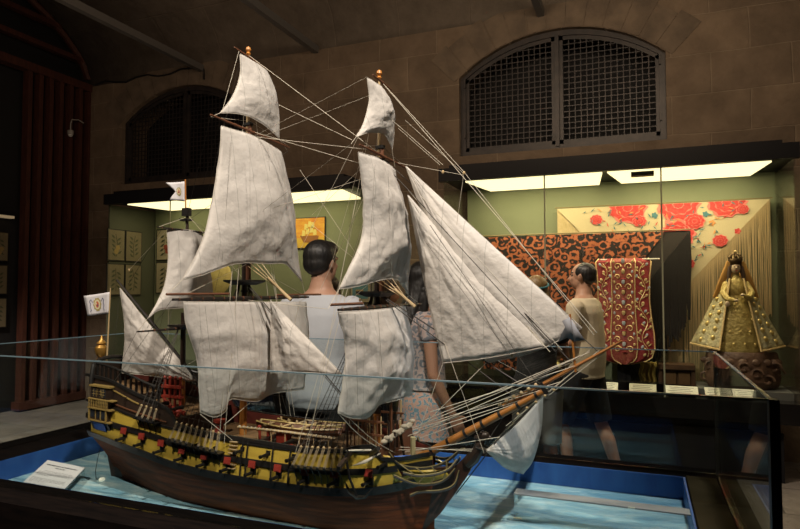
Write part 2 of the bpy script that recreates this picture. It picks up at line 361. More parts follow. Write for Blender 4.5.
# --- textiles
def cloth_tex(name, bg, f1, f2, scale, th=.52, f3=None, emph=6):
    m = bpy.data.materials.new(name); m.use_nodes = True; nt = m.node_tree; n = nt.nodes; l = nt.links; b = n['Principled BSDF']; b.inputs['Roughness'].default_value = .85
    tc = n.new('ShaderNodeTexCoord')
    ns = n.new('ShaderNodeTexNoise'); ns.inputs['Scale'].default_value = scale*.8; ns.inputs['Detail'].default_value = 3; l.new(tc.outputs['Object'], ns.inputs['Vector'])
    ad = n.new('ShaderNodeVectorMath'); ad.operation = 'MULTIPLY_ADD'; s = .9/scale; ad.inputs[1].default_value = (s, s, s); l.new(ns.outputs['Color'], ad.inputs[0]); l.new(tc.outputs['Object'], ad.inputs[2])
    v = n.new('ShaderNodeTexVoronoi'); v.feature = 'SMOOTH_F1'; v.inputs['Scale'].default_value = scale; v.inputs['Smoothness'].default_value = .2; l.new(ad.outputs[0], v.inputs['Vector'])
    wv = n.new('ShaderNodeMath'); wv.operation = 'SINE'; mul = n.new('ShaderNodeMath'); mul.operation = 'MULTIPLY'; mul.inputs[1].default_value = 16
    l.new(v.outputs['Distance'], mul.inputs[0]); l.new(mul.outputs[0], wv.inputs[0])
    n2 = n.new('ShaderNodeTexNoise'); n2.inputs['Scale'].default_value = scale*2.2; n2.inputs['Detail'].default_value = 2; l.new(tc.outputs['Object'], n2.inputs['Vector'])
    sm = n.new('ShaderNodeMath'); sm.operation = 'MULTIPLY_ADD'; sm.inputs[1].default_value = .16; l.new(wv.outputs[0], sm.inputs[0]); l.new(n2.outputs['Fac'], sm.inputs[2])
    r = n.new('ShaderNodeValToRGB'); r.color_ramp.interpolation = 'LINEAR'; e = r.color_ramp.elements
    e[0].position = th-.03; e[0].color = (*bg, 1); e[1].position = th+.02; e[1].color = (*f1, 1); x = e.new(th+.14); x.color = (*f2, 1)
    l.new(sm.outputs[0], r.inputs[0]); l.new(r.outputs[0], b.inputs['Base Color']); MATS[name] = m; return m
def disc(m, c, r, mt, wav=.0, k=0, n=20, ax='Y', sy=1, a0=0):
    vs = [Vector(c)]
    for i in range(n):
        a = 2*PI*i/n+a0; rr = r*(1+wav*math.cos(k*a)); vs.append(Vector(c)+Vector((rr*math.cos(a), 0, rr*math.sin(a)*sy)))
    m.add(vs, [(0, 1+i, 1+(i+1) % n) for i in range(n)], mt)
def leaf(m, c, ln, w, ang, mt):
    d = Vector((math.cos(ang), 0, math.sin(ang))); p = Vector((-d.z, 0, d.x)); c = Vector(c)
    m.add([c-d*ln/2, c-p*w/2*.9, c+d*ln/2, c+p*w/2], [(0, 1, 2, 3)], mt)
# floral shawl
sv = 6.04; cream = mat('cream_silk', (.50, .42, .25), .7); tan = mat('tan_fringe', (.56, .43, .24), .7)
red = mat('red_silk', (.46, .022, .02), .7, col2=(.54, .05, .04), scale=50); pink = mat('pink_silk', (.62, .18, .14), .7); blueg = mat('blue_green_silk', (.05, .16, .17), .6); orng = mat('orange_silk', (.65, .28, .08), .6)
sh = thing('floral_shawl', 'cream silk shawl with big red flowers and long fringe at the case back', 'shawl', (.1, sv, 2.27))
def q(u, v, z): return (u-.1, v-sv, z-2.27)
m = MB(); U0, U1, UA, ZA = -.74, 1.05, .17, 1.28
m.add([q(U0, sv, 2.27), q(U1, sv, 2.27), q(UA, sv, ZA)], [(0, 1, 2)], cream)
m.add([q(U0+.0, sv+.012, 2.27), q(U0, sv+.012, 1.7), q(UA, sv+.012, ZA), q(UA, sv+.012, 2.27)], [(0, 1, 2, 3)], mat('cream_silk_border', (.46, .38, .18), .7, col2=(.56, .46, .26), scale=40))
yy = -.003
for u, z, r in [(-.10, 2.25, .15), (.33, 2.26, .16), (.72, 2.26, .14), (.32, 1.99, .13), (.0, 2.12, .055), (-.38, 2.15, .05), (.46, 2.10, .075), (.84, 2.19, .045), (.66, 1.92, .055), (.40, 1.72, .05)]:
    yy -= .0012
    for kf, mt, d in ((1.12, pink, 0), (1.0, red, -.001), (.72, pink, -.002), (.66, red, -.003), (.3, pink, -.004), (.25, red, -.005)):
        vs = [Vector(q(u, sv+yy+d, min(z, 2.265)))]
        n = 28
        for i in range(n):
            a = 2*PI*i/n; w = r*kf*(1+.09*math.cos(a*9+d*900)); vs.append(Vector(q(u+w*math.cos(a), sv+yy+d, min(2.268, z+w*math.sin(a)*.85))))
        m.add(vs, [(0, 1+i, 1+(i+1) % n) for i in range(n)], mt)
rd = random.Random(3)
for k in range(260):
    a = rd.random(); z = 2.25-rd.random()*.85; half = (z-ZA)/(2.27-ZA)
    lo = UA+(U0+.22-UA)*half; hi = UA+(U1-.2-UA)*half
    if hi-lo < .05: continue
    u = lo+(hi-lo)*a
    leaf(m, q(u, sv+yy+.003, z), .035+.03*rd.random(), .012, rd.random()*PI, rd.choice([blueg, blueg, blueg, red, orng]))
for u, z, mt in [(.13, 2.17, blueg), (.55, 2.16, blueg), (.60, 2.08, orng), (.24, 2.10, pink), (.80, 2.0, red), (-.2, 2.2, orng)]:
    disc(m, q(u, sv-.004, z), .025, mt, .2, 5)
m.build('shawl_cloth', sh, smooth=False)
m = MB()
for k in range(170):
    f = k/169; u = U1+(UA-U1)*f; z = 2.27+(ZA-2.27)*f; ln = .95+.1*rd.random()
    x = 0; pts = [q(u, sv-.002, z)]
    for j in range(1, 5): x += rd.uniform(-.006, .006); pts.append(q(u+x+.10*(1-f)*0, sv-.002+rd.uniform(-.004, .004), max(.68, z-ln*j/4)))
    m.tube(pts, .0028, tan, n=3)
for k in range(70):
    f = k/69; u = U0+(UA-U0)*f; z = 2.27-.57*0-(2.27-ZA)*f; pts = [q(u, sv+.01, z), q(u+.004, sv+.01, max(.68, z-.5)), q(u-.004, sv+.01, max(.68, z-.9))]; m.tube(pts, .003, tan, n=3)
m.build('fringe', sh)
m = MB(); m.tube([q(-.76, sv, 2.28), q(1.07, sv, 2.28)], .005, mat('brass', (.20, .15, .06), .6, .0)).build('hanging_rod', sh)
# orange and black batik cloth
bv = 5.93; batik = cloth_tex('orange_black_floral', (.012, .008, .006), (.27, .07, .026), (.40, .125, .05), 11, .51)
bk = thing('patterned_cloth', 'orange and black floral fringed cloth hanging behind the red vestment', 'cloth', (-.4, bv, 2.0))
def q(u, v, z): return (u+.4, v-bv, z-2.0)
m = MB()
def bf(a, b):
    u = -1.45+1.58*a; z = 2.01-1.30*b
    u2 = min(u, .40-(b*1.15)) if a > .5 else u
    return Vector(q(u+(.25*(1-b) if a == 1 else 0), bv+.012*math.sin(u*21)+.004*math.sin(u*55+z*3), z))
m.grid(lambda a, b: Vector(q(-1.45+(.22+1.45-1.0*b)*a, bv+.014*math.sin((a*1.7)*17)*(.3+b), 2.01-1.30*b)), 40, 10, batik)
blk = mat('black_fringe', (.014, .011, .010), .8)
m.grid(lambda a, b: Vector(q(.22-1.0*b+.19*a*(1-.0*b), bv+.006, 2.01-1.30*b)), 4, 10, mat('black_cloth', (.02, .015, .012), .85, col2=(.05, .02, .01), scale=60, lo=.6, hi=.75))
m.build('cloth', bk)
m = MB()
for k in range(90):
    f = (k/89)**1.0*.55; u = .41-1.0*f*1.0; z = 2.005-1.3*f; e = .62+.22*rd.random()-(.0 if k % 9 else .3)
    m.tube([q(u, bv-.006, z), q(u+.005*rd.random(), bv-.006, z-e*.5), q(u+rd.uniform(-.01, .01), bv-.006, max(.67, z-e))], .008, blk, n=4)
m.build('fringe', bk)
MB().tube([q(-1.46, bv, 2.02), q(.42, bv, 2.02)], .007, MATS['brass']).build('hanging_rod', bk)

# red chasuble on a stand
cv = 5.78; ch = thing('red_vestment', 'red brocade church vestment with gold scrolls on a black stand', 'vestment', (-.14, cv, ZB))
crim = mat('crimson_velvet', (.20, .014, .016), .75, col2=(.30, .03, .03), scale=30, bump=.2); crim2 = mat('crimson_band', (.24, .03, .028), .7, col2=(.32, .09, .05), scale=60)
gold = mat('gold_thread', (.60, .42, .16), .45, .3, col2=(.75, .58, .30), scale=80); silv = mat('silver_thread', (.42, .45, .46), .5)
def q(u, v, z): return (u+.14, v-cv, z-ZB)
prof = [(1.765, -.22, .21, 0), (1.755, -.245, .235, .03), (1.6, -.225, .22, .05), (1.4, -.22, .215, .055), (1.25, -.23, .23, .06), (1.1, -.25, .255, .065), (.98, -.25, .262, .07), (.90, -.225, .235, .07), (.855, -.15, .16, .07), (.84, -.05, .06, .07)]
def chz(z):
    pr = prof
    for a, b in zip(pr, pr[1:]):
        if b[0] <= z <= a[0]:
            t = (a[0]-z)/(a[0]-b[0]); return [a[i]+(b[i]-a[i])*t for i in (1, 2, 3)]
    return pr[-1][1:]
def chp(x, z, lift=0):
    "x from -1 to 1"
    l, r, d = chz(z); cx = -.14; w = (r-l)/2; return Vector(q(cx+x*w, cv-d-.05*(1-x*x)-lift+.006*math.sin(x*16), z))
m = MB(); zs_ = [1.765-(1.765-.84)*i/30 for i in range(31)]
m.grid(lambda a, b: chp(2*a-1, zs_[int(round(b*30))]), 28, 30, crim)
m.grid(lambda a, b: chp(2*a-1, zs_[int(round(b*30))]) + Vector((0, .11, 0)), 10, 30, crim)
m.grid(lambda a, b: chp((2*a-1)*.42, zs_[int(round(b*30))], .002), 10, 30, crim2)
for x in (-.43, .43):
    m.tube([chp(x, z, .004) for z in zs_], .005, gold, n=4)
m.tube([chp(-.97, z, .004) for z in zs_], .006, gold, n=4); m.tube([chp(.97, z, .004) for z in zs_], .006, gold, n=4)
def scroll(cx, cz, sc, sg, mt=gold, tw=.005):
    pts = []
    for i in range(14):
        a = i/13*2.2*PI; r = sc*(1-i/16); pts.append(chp(cx+sg*(r*math.cos(a))/.25, cz+r*math.sin(a), .006))
    m.tube(pts, tw, mt, n=4)
for k, z in enumerate([1.69, 1.60, 1.51, 1.42, 1.33, 1.24, 1.15, 1.06, .97]):
    for sg in (-1, 1): scroll(sg*.2, z, .026 if k % 2 else .034, sg*(1 if k % 2 else -1), gold, .0045)
    for sg in (-1, 1): m.ball(chp(sg*.33, z+.045, .007), (.010, .003, .014), silv if k % 2 else gold, 6, 4)
    c = chp(0, z+.05, .008); m.ball(c, (.015, .004, .024), gold if k % 2 else silv, 8, 5); c = chp(0, z-.02, .008); m.ball(c, (.022, .004, .008), crim)
for sg in (-1, 1):
    m.tube([chp(sg*(.70+.12*math.sin(z*22)), z, .005) for z in [1.72-.03*i for i in range(28)]], .0035, gold, n=4)
    for i in range(24):
        z = 1.71-.034*i; x = sg*(.70+.12*math.sin(z*22)); o_ = -sg*.13 if i % 2 else sg*.13
        c = chp(x+o_, z, .007)
        m.ball(c, (.012, .004, .016), silv if i % 3 == 0 else gold, 7, 4, Matrix.Rotation(sg*.6, 3, 'Y')); m.ball(chp(x-o_*.8, z+.015, .007), (.006, .003, .02), gold, 5, 4, Matrix.Rotation(sg*.9*(1 if i % 2 else -1), 3, 'Y'))
m.build('chasuble', ch)
m = MB(); m.tube([q(-.33, cv-.03, 1.755), q(.16, cv-.03, 1.755)], .008, mat('white_rod', (.6, .58, .5), .4)).build('hanger_bar', ch)
m = MB(); m.lathe([(.03, 0), (.03, .3)], q(-.14, cv-.02, ZB+.01), blackp); m.b2(q(-.26, cv-.1, ZB), q(-.03, cv+.08, ZB+.02), blackp); m.b2(q(-.2, cv-.04, ZB+.02), q(-.09, cv+.03, ZB+1.1), blackp); m.build('stand', ch)
tag(MB().b2((-.36, 5.55, ZB), (.19, 5.655, ZB+.085), blackg).build('display_step', smooth=False), 'low black display step under the red vestment', 'display step')
# yellow folded cloth
m = MB(); yel = mat('yellow_cloth', (.50, .36, .10), .8, col2=(.38, .26, .06), scale=12)
m.grid(lambda a, b: Vector((-.01+.12*a+.01*math.sin(b*9), 5.86+.02*math.sin(a*20), ZB+.01+.22*b)), 14, 6, yel)
tag(m.build('folded_cloth', solid=.02), 'yellow cloth showing behind the lower right of the red vestment', 'cloth')
# dark bench
bw = mat('dark_oak', (.06, .03, .015), .5, col2=(.10, .05, .025), scale=10)
be = thing('low_bench', 'low dark wooden panelled bench between the vestment and the carved base', 'bench', (.285, 5.89, ZB))
MB().b2((-.15, -.1, .18), (.14, .12, .22), bw).build('seat', be, smooth=False)
MB().b2((-.13, -.06, .03), (.12, .10, .18), bw).b2((-.11, -.07, .05), (-.01, -.06, .16), mat('oak_panel', (.13, .07, .03), .5)).b2((.01, -.07, .05), (.10, -.06, .16), MATS['oak_panel']).build('panel', be, smooth=False)
for x in (-.135, .125):
    for y in (-.07, .1): MB().b2((x-.015, y-.015, 0), (x+.015, y+.015, .18), bw).build('leg', be, smooth=False)

# carved base and madonna
carv = mat('carved_walnut', (.085, .045, .028), .5, col2=(.16, .09, .055), scale=18, bump=.5, bscale=30)
bs = thing('carved_pedestal', 'carved brown wooden cloud pedestal on a grey slab under the statue', 'pedestal', (.76, 5.78, ZB))
MB().b2((-.33, -.2, .0), (.34, .22, .06), mat('grey_slab', (.14, .14, .125), .5)).build('slab', bs, smooth=False)
m = MB(); m.loft([[Vector(((.25*sx+.015*math.cos(5*a))*math.cos(a), (.16*sx)*math.sin(a), z)) for a in [2*PI*j/32 for j in range(32)]] for z, sx in [(.06, .98), (.09, 1.08), (.16, 1.12), (.24, 1.1), (.30, 1.06), (.345, 1.04), (.36, .98)]], carv)
for k in range(9):
    a = PI+PI*(k+.5)/9; x, y = .27*math.cos(a), .17*math.sin(a)
    z = .14+.1*((k*5) % 3)/2
    m.tube([Vector((x, y, z))+Vector((math.cos(b)*.05*(1-b/9), -.012, math.sin(b)*.05*(1-b/9))) for b in [i*.6 for i in range(11)]], .011, carv, n=5)
    m.ball((x*.98, y*.98, .28), (.04, .02, .03), carv)
m.build('cloud_base', bs)
gd = mat('gilt_brocade', (.34, .25, .07), .5, .15, col2=(.56, .44, .15), scale=26, bump=.5, bscale=45)
silg = mat('silver_gilt_brocade', (.36, .33, .20), .5, .1, col2=(.52, .46, .24), scale=22, bump=.6, bscale=40)
skin_s = mat('ivory_face', (.45, .34, .22), .5); hairb = mat('statue_hair', (.05, .025, .012), .7); veil = mat('gold_veil', (.42, .22, .05), .7)
md = thing('madonna_statue', 'crowned gilded religious statue in a wide embroidered cape on the carved pedestal', 'statue', (.74, 5.76, ZB+.36))
def ring(z, rx, ry, n=28, cy=0, k=0, w=0): return [Vector((rx*(1+w*math.cos(k*a))*math.cos(a), cy+ry*(1+w*math.cos(k*a))*math.sin(a), z)) for a in [2*PI*j/n for j in range(n)]]
m = MB(); m.loft([ring(.0, .195, .13), ring(.02, .20, .135), ring(.15, .17, .12), ring(.3, .125, .10), ring(.40, .085, .08), ring(.46, .07, .065)], gd)
for k in range(22):
    a = PI+PI*(k+.5)/22*1.0; 
    for z, rr in ((.06, .19), (.16, .17), (.26, .142)):
        if (k+int(z*100)) % 3 == 0: m.ball((rr*math.cos(a), rr*.68*math.sin(a), z), (.014, .008, .018), mat('gilt_relief', (.62, .47, .16), .35, .5), 6, 4)
m.tube([(0, -.115, .02), (0, -.09, .3), (0, -.07, .44)], .004, hairb, n=4)
m.build('dress', md)
m = MB(); m.loft([ring(.44, .06, .055), ring(.50, .085, .07), ring(.56, .08, .06), ring(.60, .045, .045), ring(.62, .028, .028), ring(.66, .025, .026)], gd)
m.tube([(-.07, 0, .56), (-.10, -.05, .48), (-.075, -.11, .43), (-.03, -.14, .42)], [.03, .028, .024, .018], gd, n=8); m.tube([(.07, 0, .56), (.105, -.05, .48), (.08, -.11, .44), (.04, -.13, .46)], [.03, .028, .024, .018], gd, n=8)
m.ball((-.02, -.15, .42), (.018, .014, .012), skin_s); m.ball((.03, -.145, .465), (.018, .014, .012), skin_s); m.ball((-.08, -.13, .39), (.02, .014, .025), skin_s)
m.build('bodice', md)
m = MB(); m.ball((0, -.02, .685), (.036, .04, .05), skin_s, 14, 10); m.tube([(0, -.058, .70), (0, -.066, .683)], [.004, .008], skin_s, n=6); m.tube([(0, 0, .62), (0, -.01, .66)], .018, skin_s)
for x in (-.014, .014): m.ball((x, -.054, .697), (.006, .004, .004), hairb, 6, 4)
m.ball((0, -.056, .665), (.009, .004, .003), red, 6, 4)
m.build('head', md)
m = MB(); m.ball((0, .0, .695), (.05, .045, .055), hairb, 14, 8)
for sg in (-1, 1): m.tube([(sg*.042, -.01, .70), (sg*.05, -.02, .64), (sg*.058, -.03, .57)], [.016, .018, .012], hairb, n=7)
m.build('hair', md)
for sg in (-1, 1):
    m = MB()
    def cape(a, b):
        top = Vector((sg*.075, -.01, .60)); th = .10+a*1.5
        z = .60*(1-b)
        rad = .08+.265*b**1.05; return Vector((sg*rad*math.sin(th*1.0), .04-.17*b*math.cos(th)*(1)-.03*math.cos(th), z+.004*math.sin(a*40)*b)) if True else top
    def cape(a, b):
        x0 = .05+.10*b; x1 = .08+.27*b; x = x0+(x1-x0)*a
        return Vector((sg*x, -.10*b*(1-a*a*.9)-.05*(1-a)+.06*a+.008*math.sin(a*18)*b, .60-.585*b+.03*a*b))
    m.grid(cape, 14, 18, silg)
    m.tube([cape(0, i/12)+Vector((0, -.006, 0)) for i in range(13)], .006, gold, n=5); m.tube([cape(i/8, 1)+Vector((0, -.004, .004)) for i in range(9)], .006, gold, n=5)
    for k in range(12):
        p = cape(.3+.4*(k % 2), .25+.06*k); m.ball(p+Vector((0, -.008, 0)), (.017, .006, .02), MATS['gilt_relief'], 6, 4)
    m.build('cape', md, solid=.006)
m = MB()
m.grid(lambda a, b: Vector(((.055+.16*b)*math.sin((a-.5)*2.6), .05-.02*b+(.0)+(-.05*(1-b))*math.cos((a-.5)*2.6)*-1, .75-.52*b)), 16, 8, veil)
for sg in (-1, 1): m.tube([(sg*.045, .0, .735), (sg*.07, .0, .66), (sg*.10, .01, .58), (sg*.16, .03, .44)], [.02, .024, .024, .01], veil, n=8, ry=.5)
m.build('veil', md, solid=.008)
m = MB(); blkgold = mat('dark_gold_crown', (.10, .065, .03), .4, .7)
m.loft([ring(.715, .040, .040, 20, -.01), ring(.735, .043, .043, 20, -.01), ring(.765, .055, .055, 20, -.01, 10, .04)], blkgold, caps=False)
for k in range(8):
    a = 2*PI*k/8; m.add([(.05*math.cos(a-.3), -.01+.05*math.sin(a-.3), .76), (.05*math.cos(a+.3), -.01+.05*math.sin(a+.3), .76), (.062*math.cos(a), -.01+.062*math.sin(a), .80)], [(0, 1, 2)], blkgold)
    m.tube([(.05*math.cos(a), -.01+.05*math.sin(a), .77), (.035*math.cos(a), -.01+.035*math.sin(a), .80), (0, -.01, .81)], .003, blkgold, n=4)
m.ball((0, -.01, .825), .012, gold); m.build('crown', md, solid=.002)
# gold vase beside it in the left half of the case
vs = MB(); vs.lathe([(.03, 0), (.045, .01), (.02, .05), (.05, .12), (.065, .18), (.05, .24), (.028, .27), (.04, .30)], (0, 0, 0), mat('pale_gold', (.55, .45, .16), .35, .6, col2=(.75, .65, .3), scale=15), 16)
o = vs.build('gold_vase'); o.location = (-.72, 5.75, ZB+.16); tag(o, 'small pale gold vase in the case beyond the bowsprit', 'vase')
tag(MB().b2((-.85, 5.62, ZB), (-.58, 5.88, ZB+.16), blackg).build('display_block', smooth=False), 'small black block carrying the pale gold vase', 'display block')

# --- left case: prints and pictures
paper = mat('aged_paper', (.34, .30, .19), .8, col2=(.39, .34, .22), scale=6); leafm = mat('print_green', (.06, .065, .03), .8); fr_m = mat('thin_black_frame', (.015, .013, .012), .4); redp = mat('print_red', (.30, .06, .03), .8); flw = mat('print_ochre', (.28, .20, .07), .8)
dimpaper = mat('browned_paper', (.15, .125, .07), .85, col2=(.18, .15, .09), scale=6)  # paper colour darkened to stand in for dim light on these prints
def print_frame(name, label, loc, rz, w, h, kind, group='botanical prints', paper_=None):
    t = thing(name, label, 'picture', loc, rz, group)
    MB().b2((-w/2, 0, 0), (w/2, .014, h), fr_m).build('frame', t, smooth=False)
    m = MB(); m.b2((-w/2+.012, -.002, .012), (w/2-.012, .0, h-.012), paper_ or paper)
    rr = random.Random(kind*7+1)
    if kind < 10:
        m.tube([(0, -.003, h*.15), (rr.uniform(-.02, .02), -.003, h*.5), (rr.uniform(-.02, .02), -.003, h*.85)], .003, leafm, n=4)
        for k in range(9):
            z = h*(.2+.07*k); sg = 1 if k % 2 else -1; leaf(m, (sg*w*(.13+.06*rr.random()), -.004, z), w*.30, w*.11, sg*(.6 if kind % 2 else -.5) if sg > 0 else PI+sg*(.6 if kind % 2 else -.5), leafm)
        if kind % 3 == 0:
            for k in range(2): disc(m, (rr.uniform(-.03, .05), -.006, h*(.3+.12*k)), w*.12, redp if kind == 6 else flw, .1, 5)
    elif kind == 10:
        a = mat('sunset_orange', (.62, .22, .03), .7, col2=(.75, .42, .05), scale=7, stretch=(1, 1, 3))
        m.add([(-w/2+.01, -.003, .01), (w/2-.01, -.003, .01), (w/2-.01, -.003, h-.01), (-w/2+.01, -.003, h-.01)], [(0, 1, 2, 3)], a)
        m.add([(-w/2+.01, -.004, .01), (w/2-.01, -.004, .01), (w/2-.01, -.004, h*.34), (-w/2+.01, -.004, h*.34)], [(0, 1, 2, 3)], mat('golden_sea', (.62, .40, .05), .7))
        hull = [(-w*.32, h*.42), (-w*.2, h*.2), (w*.12, h*.18), (w*.28, h*.3), (w*.3, h*.40)]
        m.add([(x, -.006, z) for x, z in hull], [(0, 1, 2, 3, 4)], mat('painted_hull', (.30, .12, .03), .7))
        for x, z in [(-.2, .5), (-.07, .56), (.06, .6), (.17, .52), (0, .78), (-.12, .7), (.1, .75)]:
            m.add([(w*(x-.06), -.007, h*(z-.1)), (w*(x+.06), -.007, h*(z-.09)), (w*(x+.05), -.007, h*(z+.08)), (w*(x-.04), -.007, h*(z+.09))], [(0, 1, 2, 3)], mat('painted_sail', (.75, .62, .18), .7))
    else:
        m.b2((-w*.36, -.004, h*.16), (w*.36, -.003, h*.84), mat('painted_blue', (.08, .22, .26), .7)); m.b2((-w*.2, -.006, h*.3), (w*.15, -.004, h*.5), mat('painted_ochre', (.35, .25, .1), .7))
    m.build('print', t, smooth=False)
SP = -5.815
for v, z, lb in [(5.51, 1.83, 'print of a leafy twig, upper left of the dim group of four'), (5.78, 1.83, 'print of hanging fruit and leaves, upper right of the dim group of four'), (5.51, 1.42, 'print of a thin stem, lower left of the dim group of four'), (5.78, 1.42, 'print of a dark pineapple-like plant, lower right of the dim group of four')]:
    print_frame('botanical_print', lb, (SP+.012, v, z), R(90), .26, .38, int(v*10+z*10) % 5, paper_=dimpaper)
for u, z, kd, lb in [(-5.62, 1.86, 6, 'brightest botanical print with a red flower, left of the small mizzen topsail'), (-5.62, 1.44, 4, 'botanical print below the red flower one, beside the small mizzen topsail')]:
    print_frame('botanical_print', lb, (u, V1-.036, z), 0, .29, .40, kd)
print_frame('ship_painting', 'small orange painting of a sailing ship at sunset above the dark-haired head', (-3.52, V1-.036, 1.96), 0, .40, .36, 10, None)
print_frame('small_picture', 'small blue picture in a pale mount seen between the foremast sails', (-2.88, V1-.036, 1.34), 0, .26, .3, 11, None)
m = MB(); m.lathe([(.0, -.02), (.19, -.015), (.21, 0), (.19, .01), (.1, .02), (0.001, .03)], (0, 0, 0), mat('gold_plate', (.48, .38, .13), .45, .3, col2=(.6, .5, .2), scale=20), 20); o = m.build('gold_plate'); o.rotation_euler = (R(80), 0, 0); o.location = (-4.72, 6.0, 1.62); tag(o, 'round pale gold dish in the left case seen under the main topsail', 'dish')
m = MB(); m.b2((-4.78, 5.97, ZB), (-4.66, 6.09, 1.43), green); m.b2((-4.84, 5.93, 1.40), (-4.60, 6.10, 1.43), green); tag(m.build('dish_stand', smooth=False), 'green upright stand carrying the gold dish in the left case', 'stand')
# dim prints beyond the slatted screen
for k in range(3):
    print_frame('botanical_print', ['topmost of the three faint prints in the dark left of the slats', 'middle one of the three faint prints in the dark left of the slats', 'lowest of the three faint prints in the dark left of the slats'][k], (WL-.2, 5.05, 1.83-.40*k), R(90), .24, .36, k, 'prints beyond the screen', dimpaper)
t = thing('wall_lamp', 'small dim lamp box on the dark wall left of the slatted screen', 'lamp', (WL-.2, 5.07, 2.36))
MB().b2((-.04, -.10, .03), (.06, .14, .08), blackp).build('housing', t, smooth=False); MB().b2((-.03, -.09, .0), (.05, .13, .03), mat('dim_lamp', (1, .8, .5), .5, emit=.12)).build('diffuser', t, smooth=False)
# ------------------------------------------------------------------ the open glass-sided case the ship stands in
CU, CV = -1.11, 1.93
tc_ = thing('ship_display_case', 'big low black case with glass sides and a blue painted sea, under the ship', 'display case', (CU, CV, 0))
def q(u, v, z): return (u-CU, v-CV, z)
OU0, OU1, OV0, OV1 = -2.56, .30, 1.33, 2.52
IU0, IU1, IV0, IV1 = -2.30, .135, 1.49, 2.39
GU0, GU1, GV0, GV1 = -2.46, .246, 1.425, 2.46
RZ, GZ = .83, 1.262
MB().b2(q(OU0+.08, OV0+.08, 0), q(OU1-.08, OV1-.08, .09), blackp).b2(q(OU0+.02, OV0+.02, .09), q(OU1-.02, OV1-.02, .70), blackg).build('plinth', tc_, smooth=False)
for a, b in (((OU0, OV0), (OU1, IV0)), ((OU0, IV1), (OU1, OV1)), ((OU0, IV0), (IU0, IV1)), ((IU1, IV0), (OU1, IV1))):
    m = MB(); m.b2(q(a[0], a[1], .70), q(b[0], b[1], RZ), blackr); m.build('rim', tc_, smooth=False)
railm = mat('olive_brass_strip', (.035, .025, .012), .4, .0, col2=(.055, .04, .02), scale=9, spec=.0)  # olive colour paints a brownish reflection along the black rim
MB().b2(q(IU1+.004, IV0, RZ), q(GU1-.012, IV1, RZ+.004), railm).b2(q(GU1+.012, IV0, RZ), q(OU1-.004, IV1, RZ+.004), railm).build('rim_inlay', tc_, smooth=False)
bluew = mat('blue_painted_lining', (.018, .075, .28), .45, col2=(.03, .115, .36), scale=7, stretch=(3, 3, 1), bump=.05)
e = .006
for a, b in (((IU0, IV0), (IU1, IV0+e)), ((IU0, IV1-e), (IU1, IV1)), ((IU0, IV0+e), (IU0+e, IV1-e)), ((IU1-e, IV0+e), (IU1, IV1-e))):
    MB().b2(q(a[0], a[1], .745), q(b[0], b[1], RZ-.002), bluew).build('blue_lining', tc_, smooth=False)
def sea():
    m = bpy.data.materials.new('painted_sea'); m.use_nodes = True; nt = m.node_tree; n = nt.nodes; l = nt.links; b = n['Principled BSDF']
    b.inputs['Roughness'].default_value = .28; b.inputs['Specular IOR Level'].default_value = .3
    tc = n.new('ShaderNodeTexCoord'); mp = n.new('ShaderNodeMapping'); mp.inputs['Scale'].default_value = (3.2, 9, 1); mp.inputs['Rotation'].default_value = (0, 0, R(10)); l.new(tc.outputs['Object'], mp.inputs[0])
    t = n.new('ShaderNodeTexNoise'); t.inputs['Scale'].default_value = 1.6; t.inputs['Detail'].default_value = 6; t.inputs['Distortion'].default_value = 1.4; l.new(mp.outputs[0], t.inputs['Vector'])
    r = n.new('ShaderNodeValToRGB'); e = r.color_ramp.elements; e[0].position = .28; e[0].color = (.15, .34, .45, 1); e[1].position = .70; e[1].color = (.52, .68, .68, 1)
    x = e.new(.5); x.color = (.27, .48, .56, 1); l.new(t.outputs['Fac'], r.inputs[0]); l.new(r.outputs[0], b.inputs['Base Color'])
    t2 = n.new('ShaderNodeTexNoise'); t2.inputs['Scale'].default_value = 5; t2.inputs['Detail'].default_value = 4; t2.inputs['Distortion'].default_value = 1; l.new(mp.outputs[0], t2.inputs['Vector'])
    bp = n.new('ShaderNodeBump'); bp.inputs['Strength'].default_value = .35; bp.inputs['Distance'].default_value = .02; l.new(t2.outputs['Fac'], bp.inputs['Height']); l.new(bp.outputs[0], b.inputs['Normal'])
    return m
MB().b2(q(IU0+e, IV0+e, .73), q(IU1-e, IV1-e, WZ), sea()).build('painted_sea', tc_, smooth=False)
gl = glass_mat('pane_glass', (.93, .96, .96), 1.0); ge = mat('glass_edge', (.16, .24, .28), .2, emit=0)
def pane(a, b, post=False):
    p = MB().b2(q(a[0], a[1], RZ+.002), q(b[0], b[1], GZ), gl).build('glass_pane', tc_, smooth=False)
    MB().b2(q(a[0], a[1], GZ), q(b[0], b[1], GZ+.0035), ge).build('polished_edge', p, smooth=False)
g = .008
pane((GU0, GV0), (GU1, GV0+g)); pane((GU0, GV1-g), (GU1, GV1)); pane((GU0, GV0+g), (GU0+g, GV1-g)); pane((GU1-g, GV0+g), (GU1, GV1-g))
MB().b2(q(GU1-.010, GV0-.012, RZ), q(GU1+.008, GV0+.014, GZ+.004), blackp).build('corner_post', tc_, smooth=False)
MB().b2(q(GU1-.006, GV1-.012, RZ), q(GU1+.002, GV1+.0, GZ), mat('corner_seal', (.07, .07, .06), .3)).build('corner_seal', tc_, smooth=False)

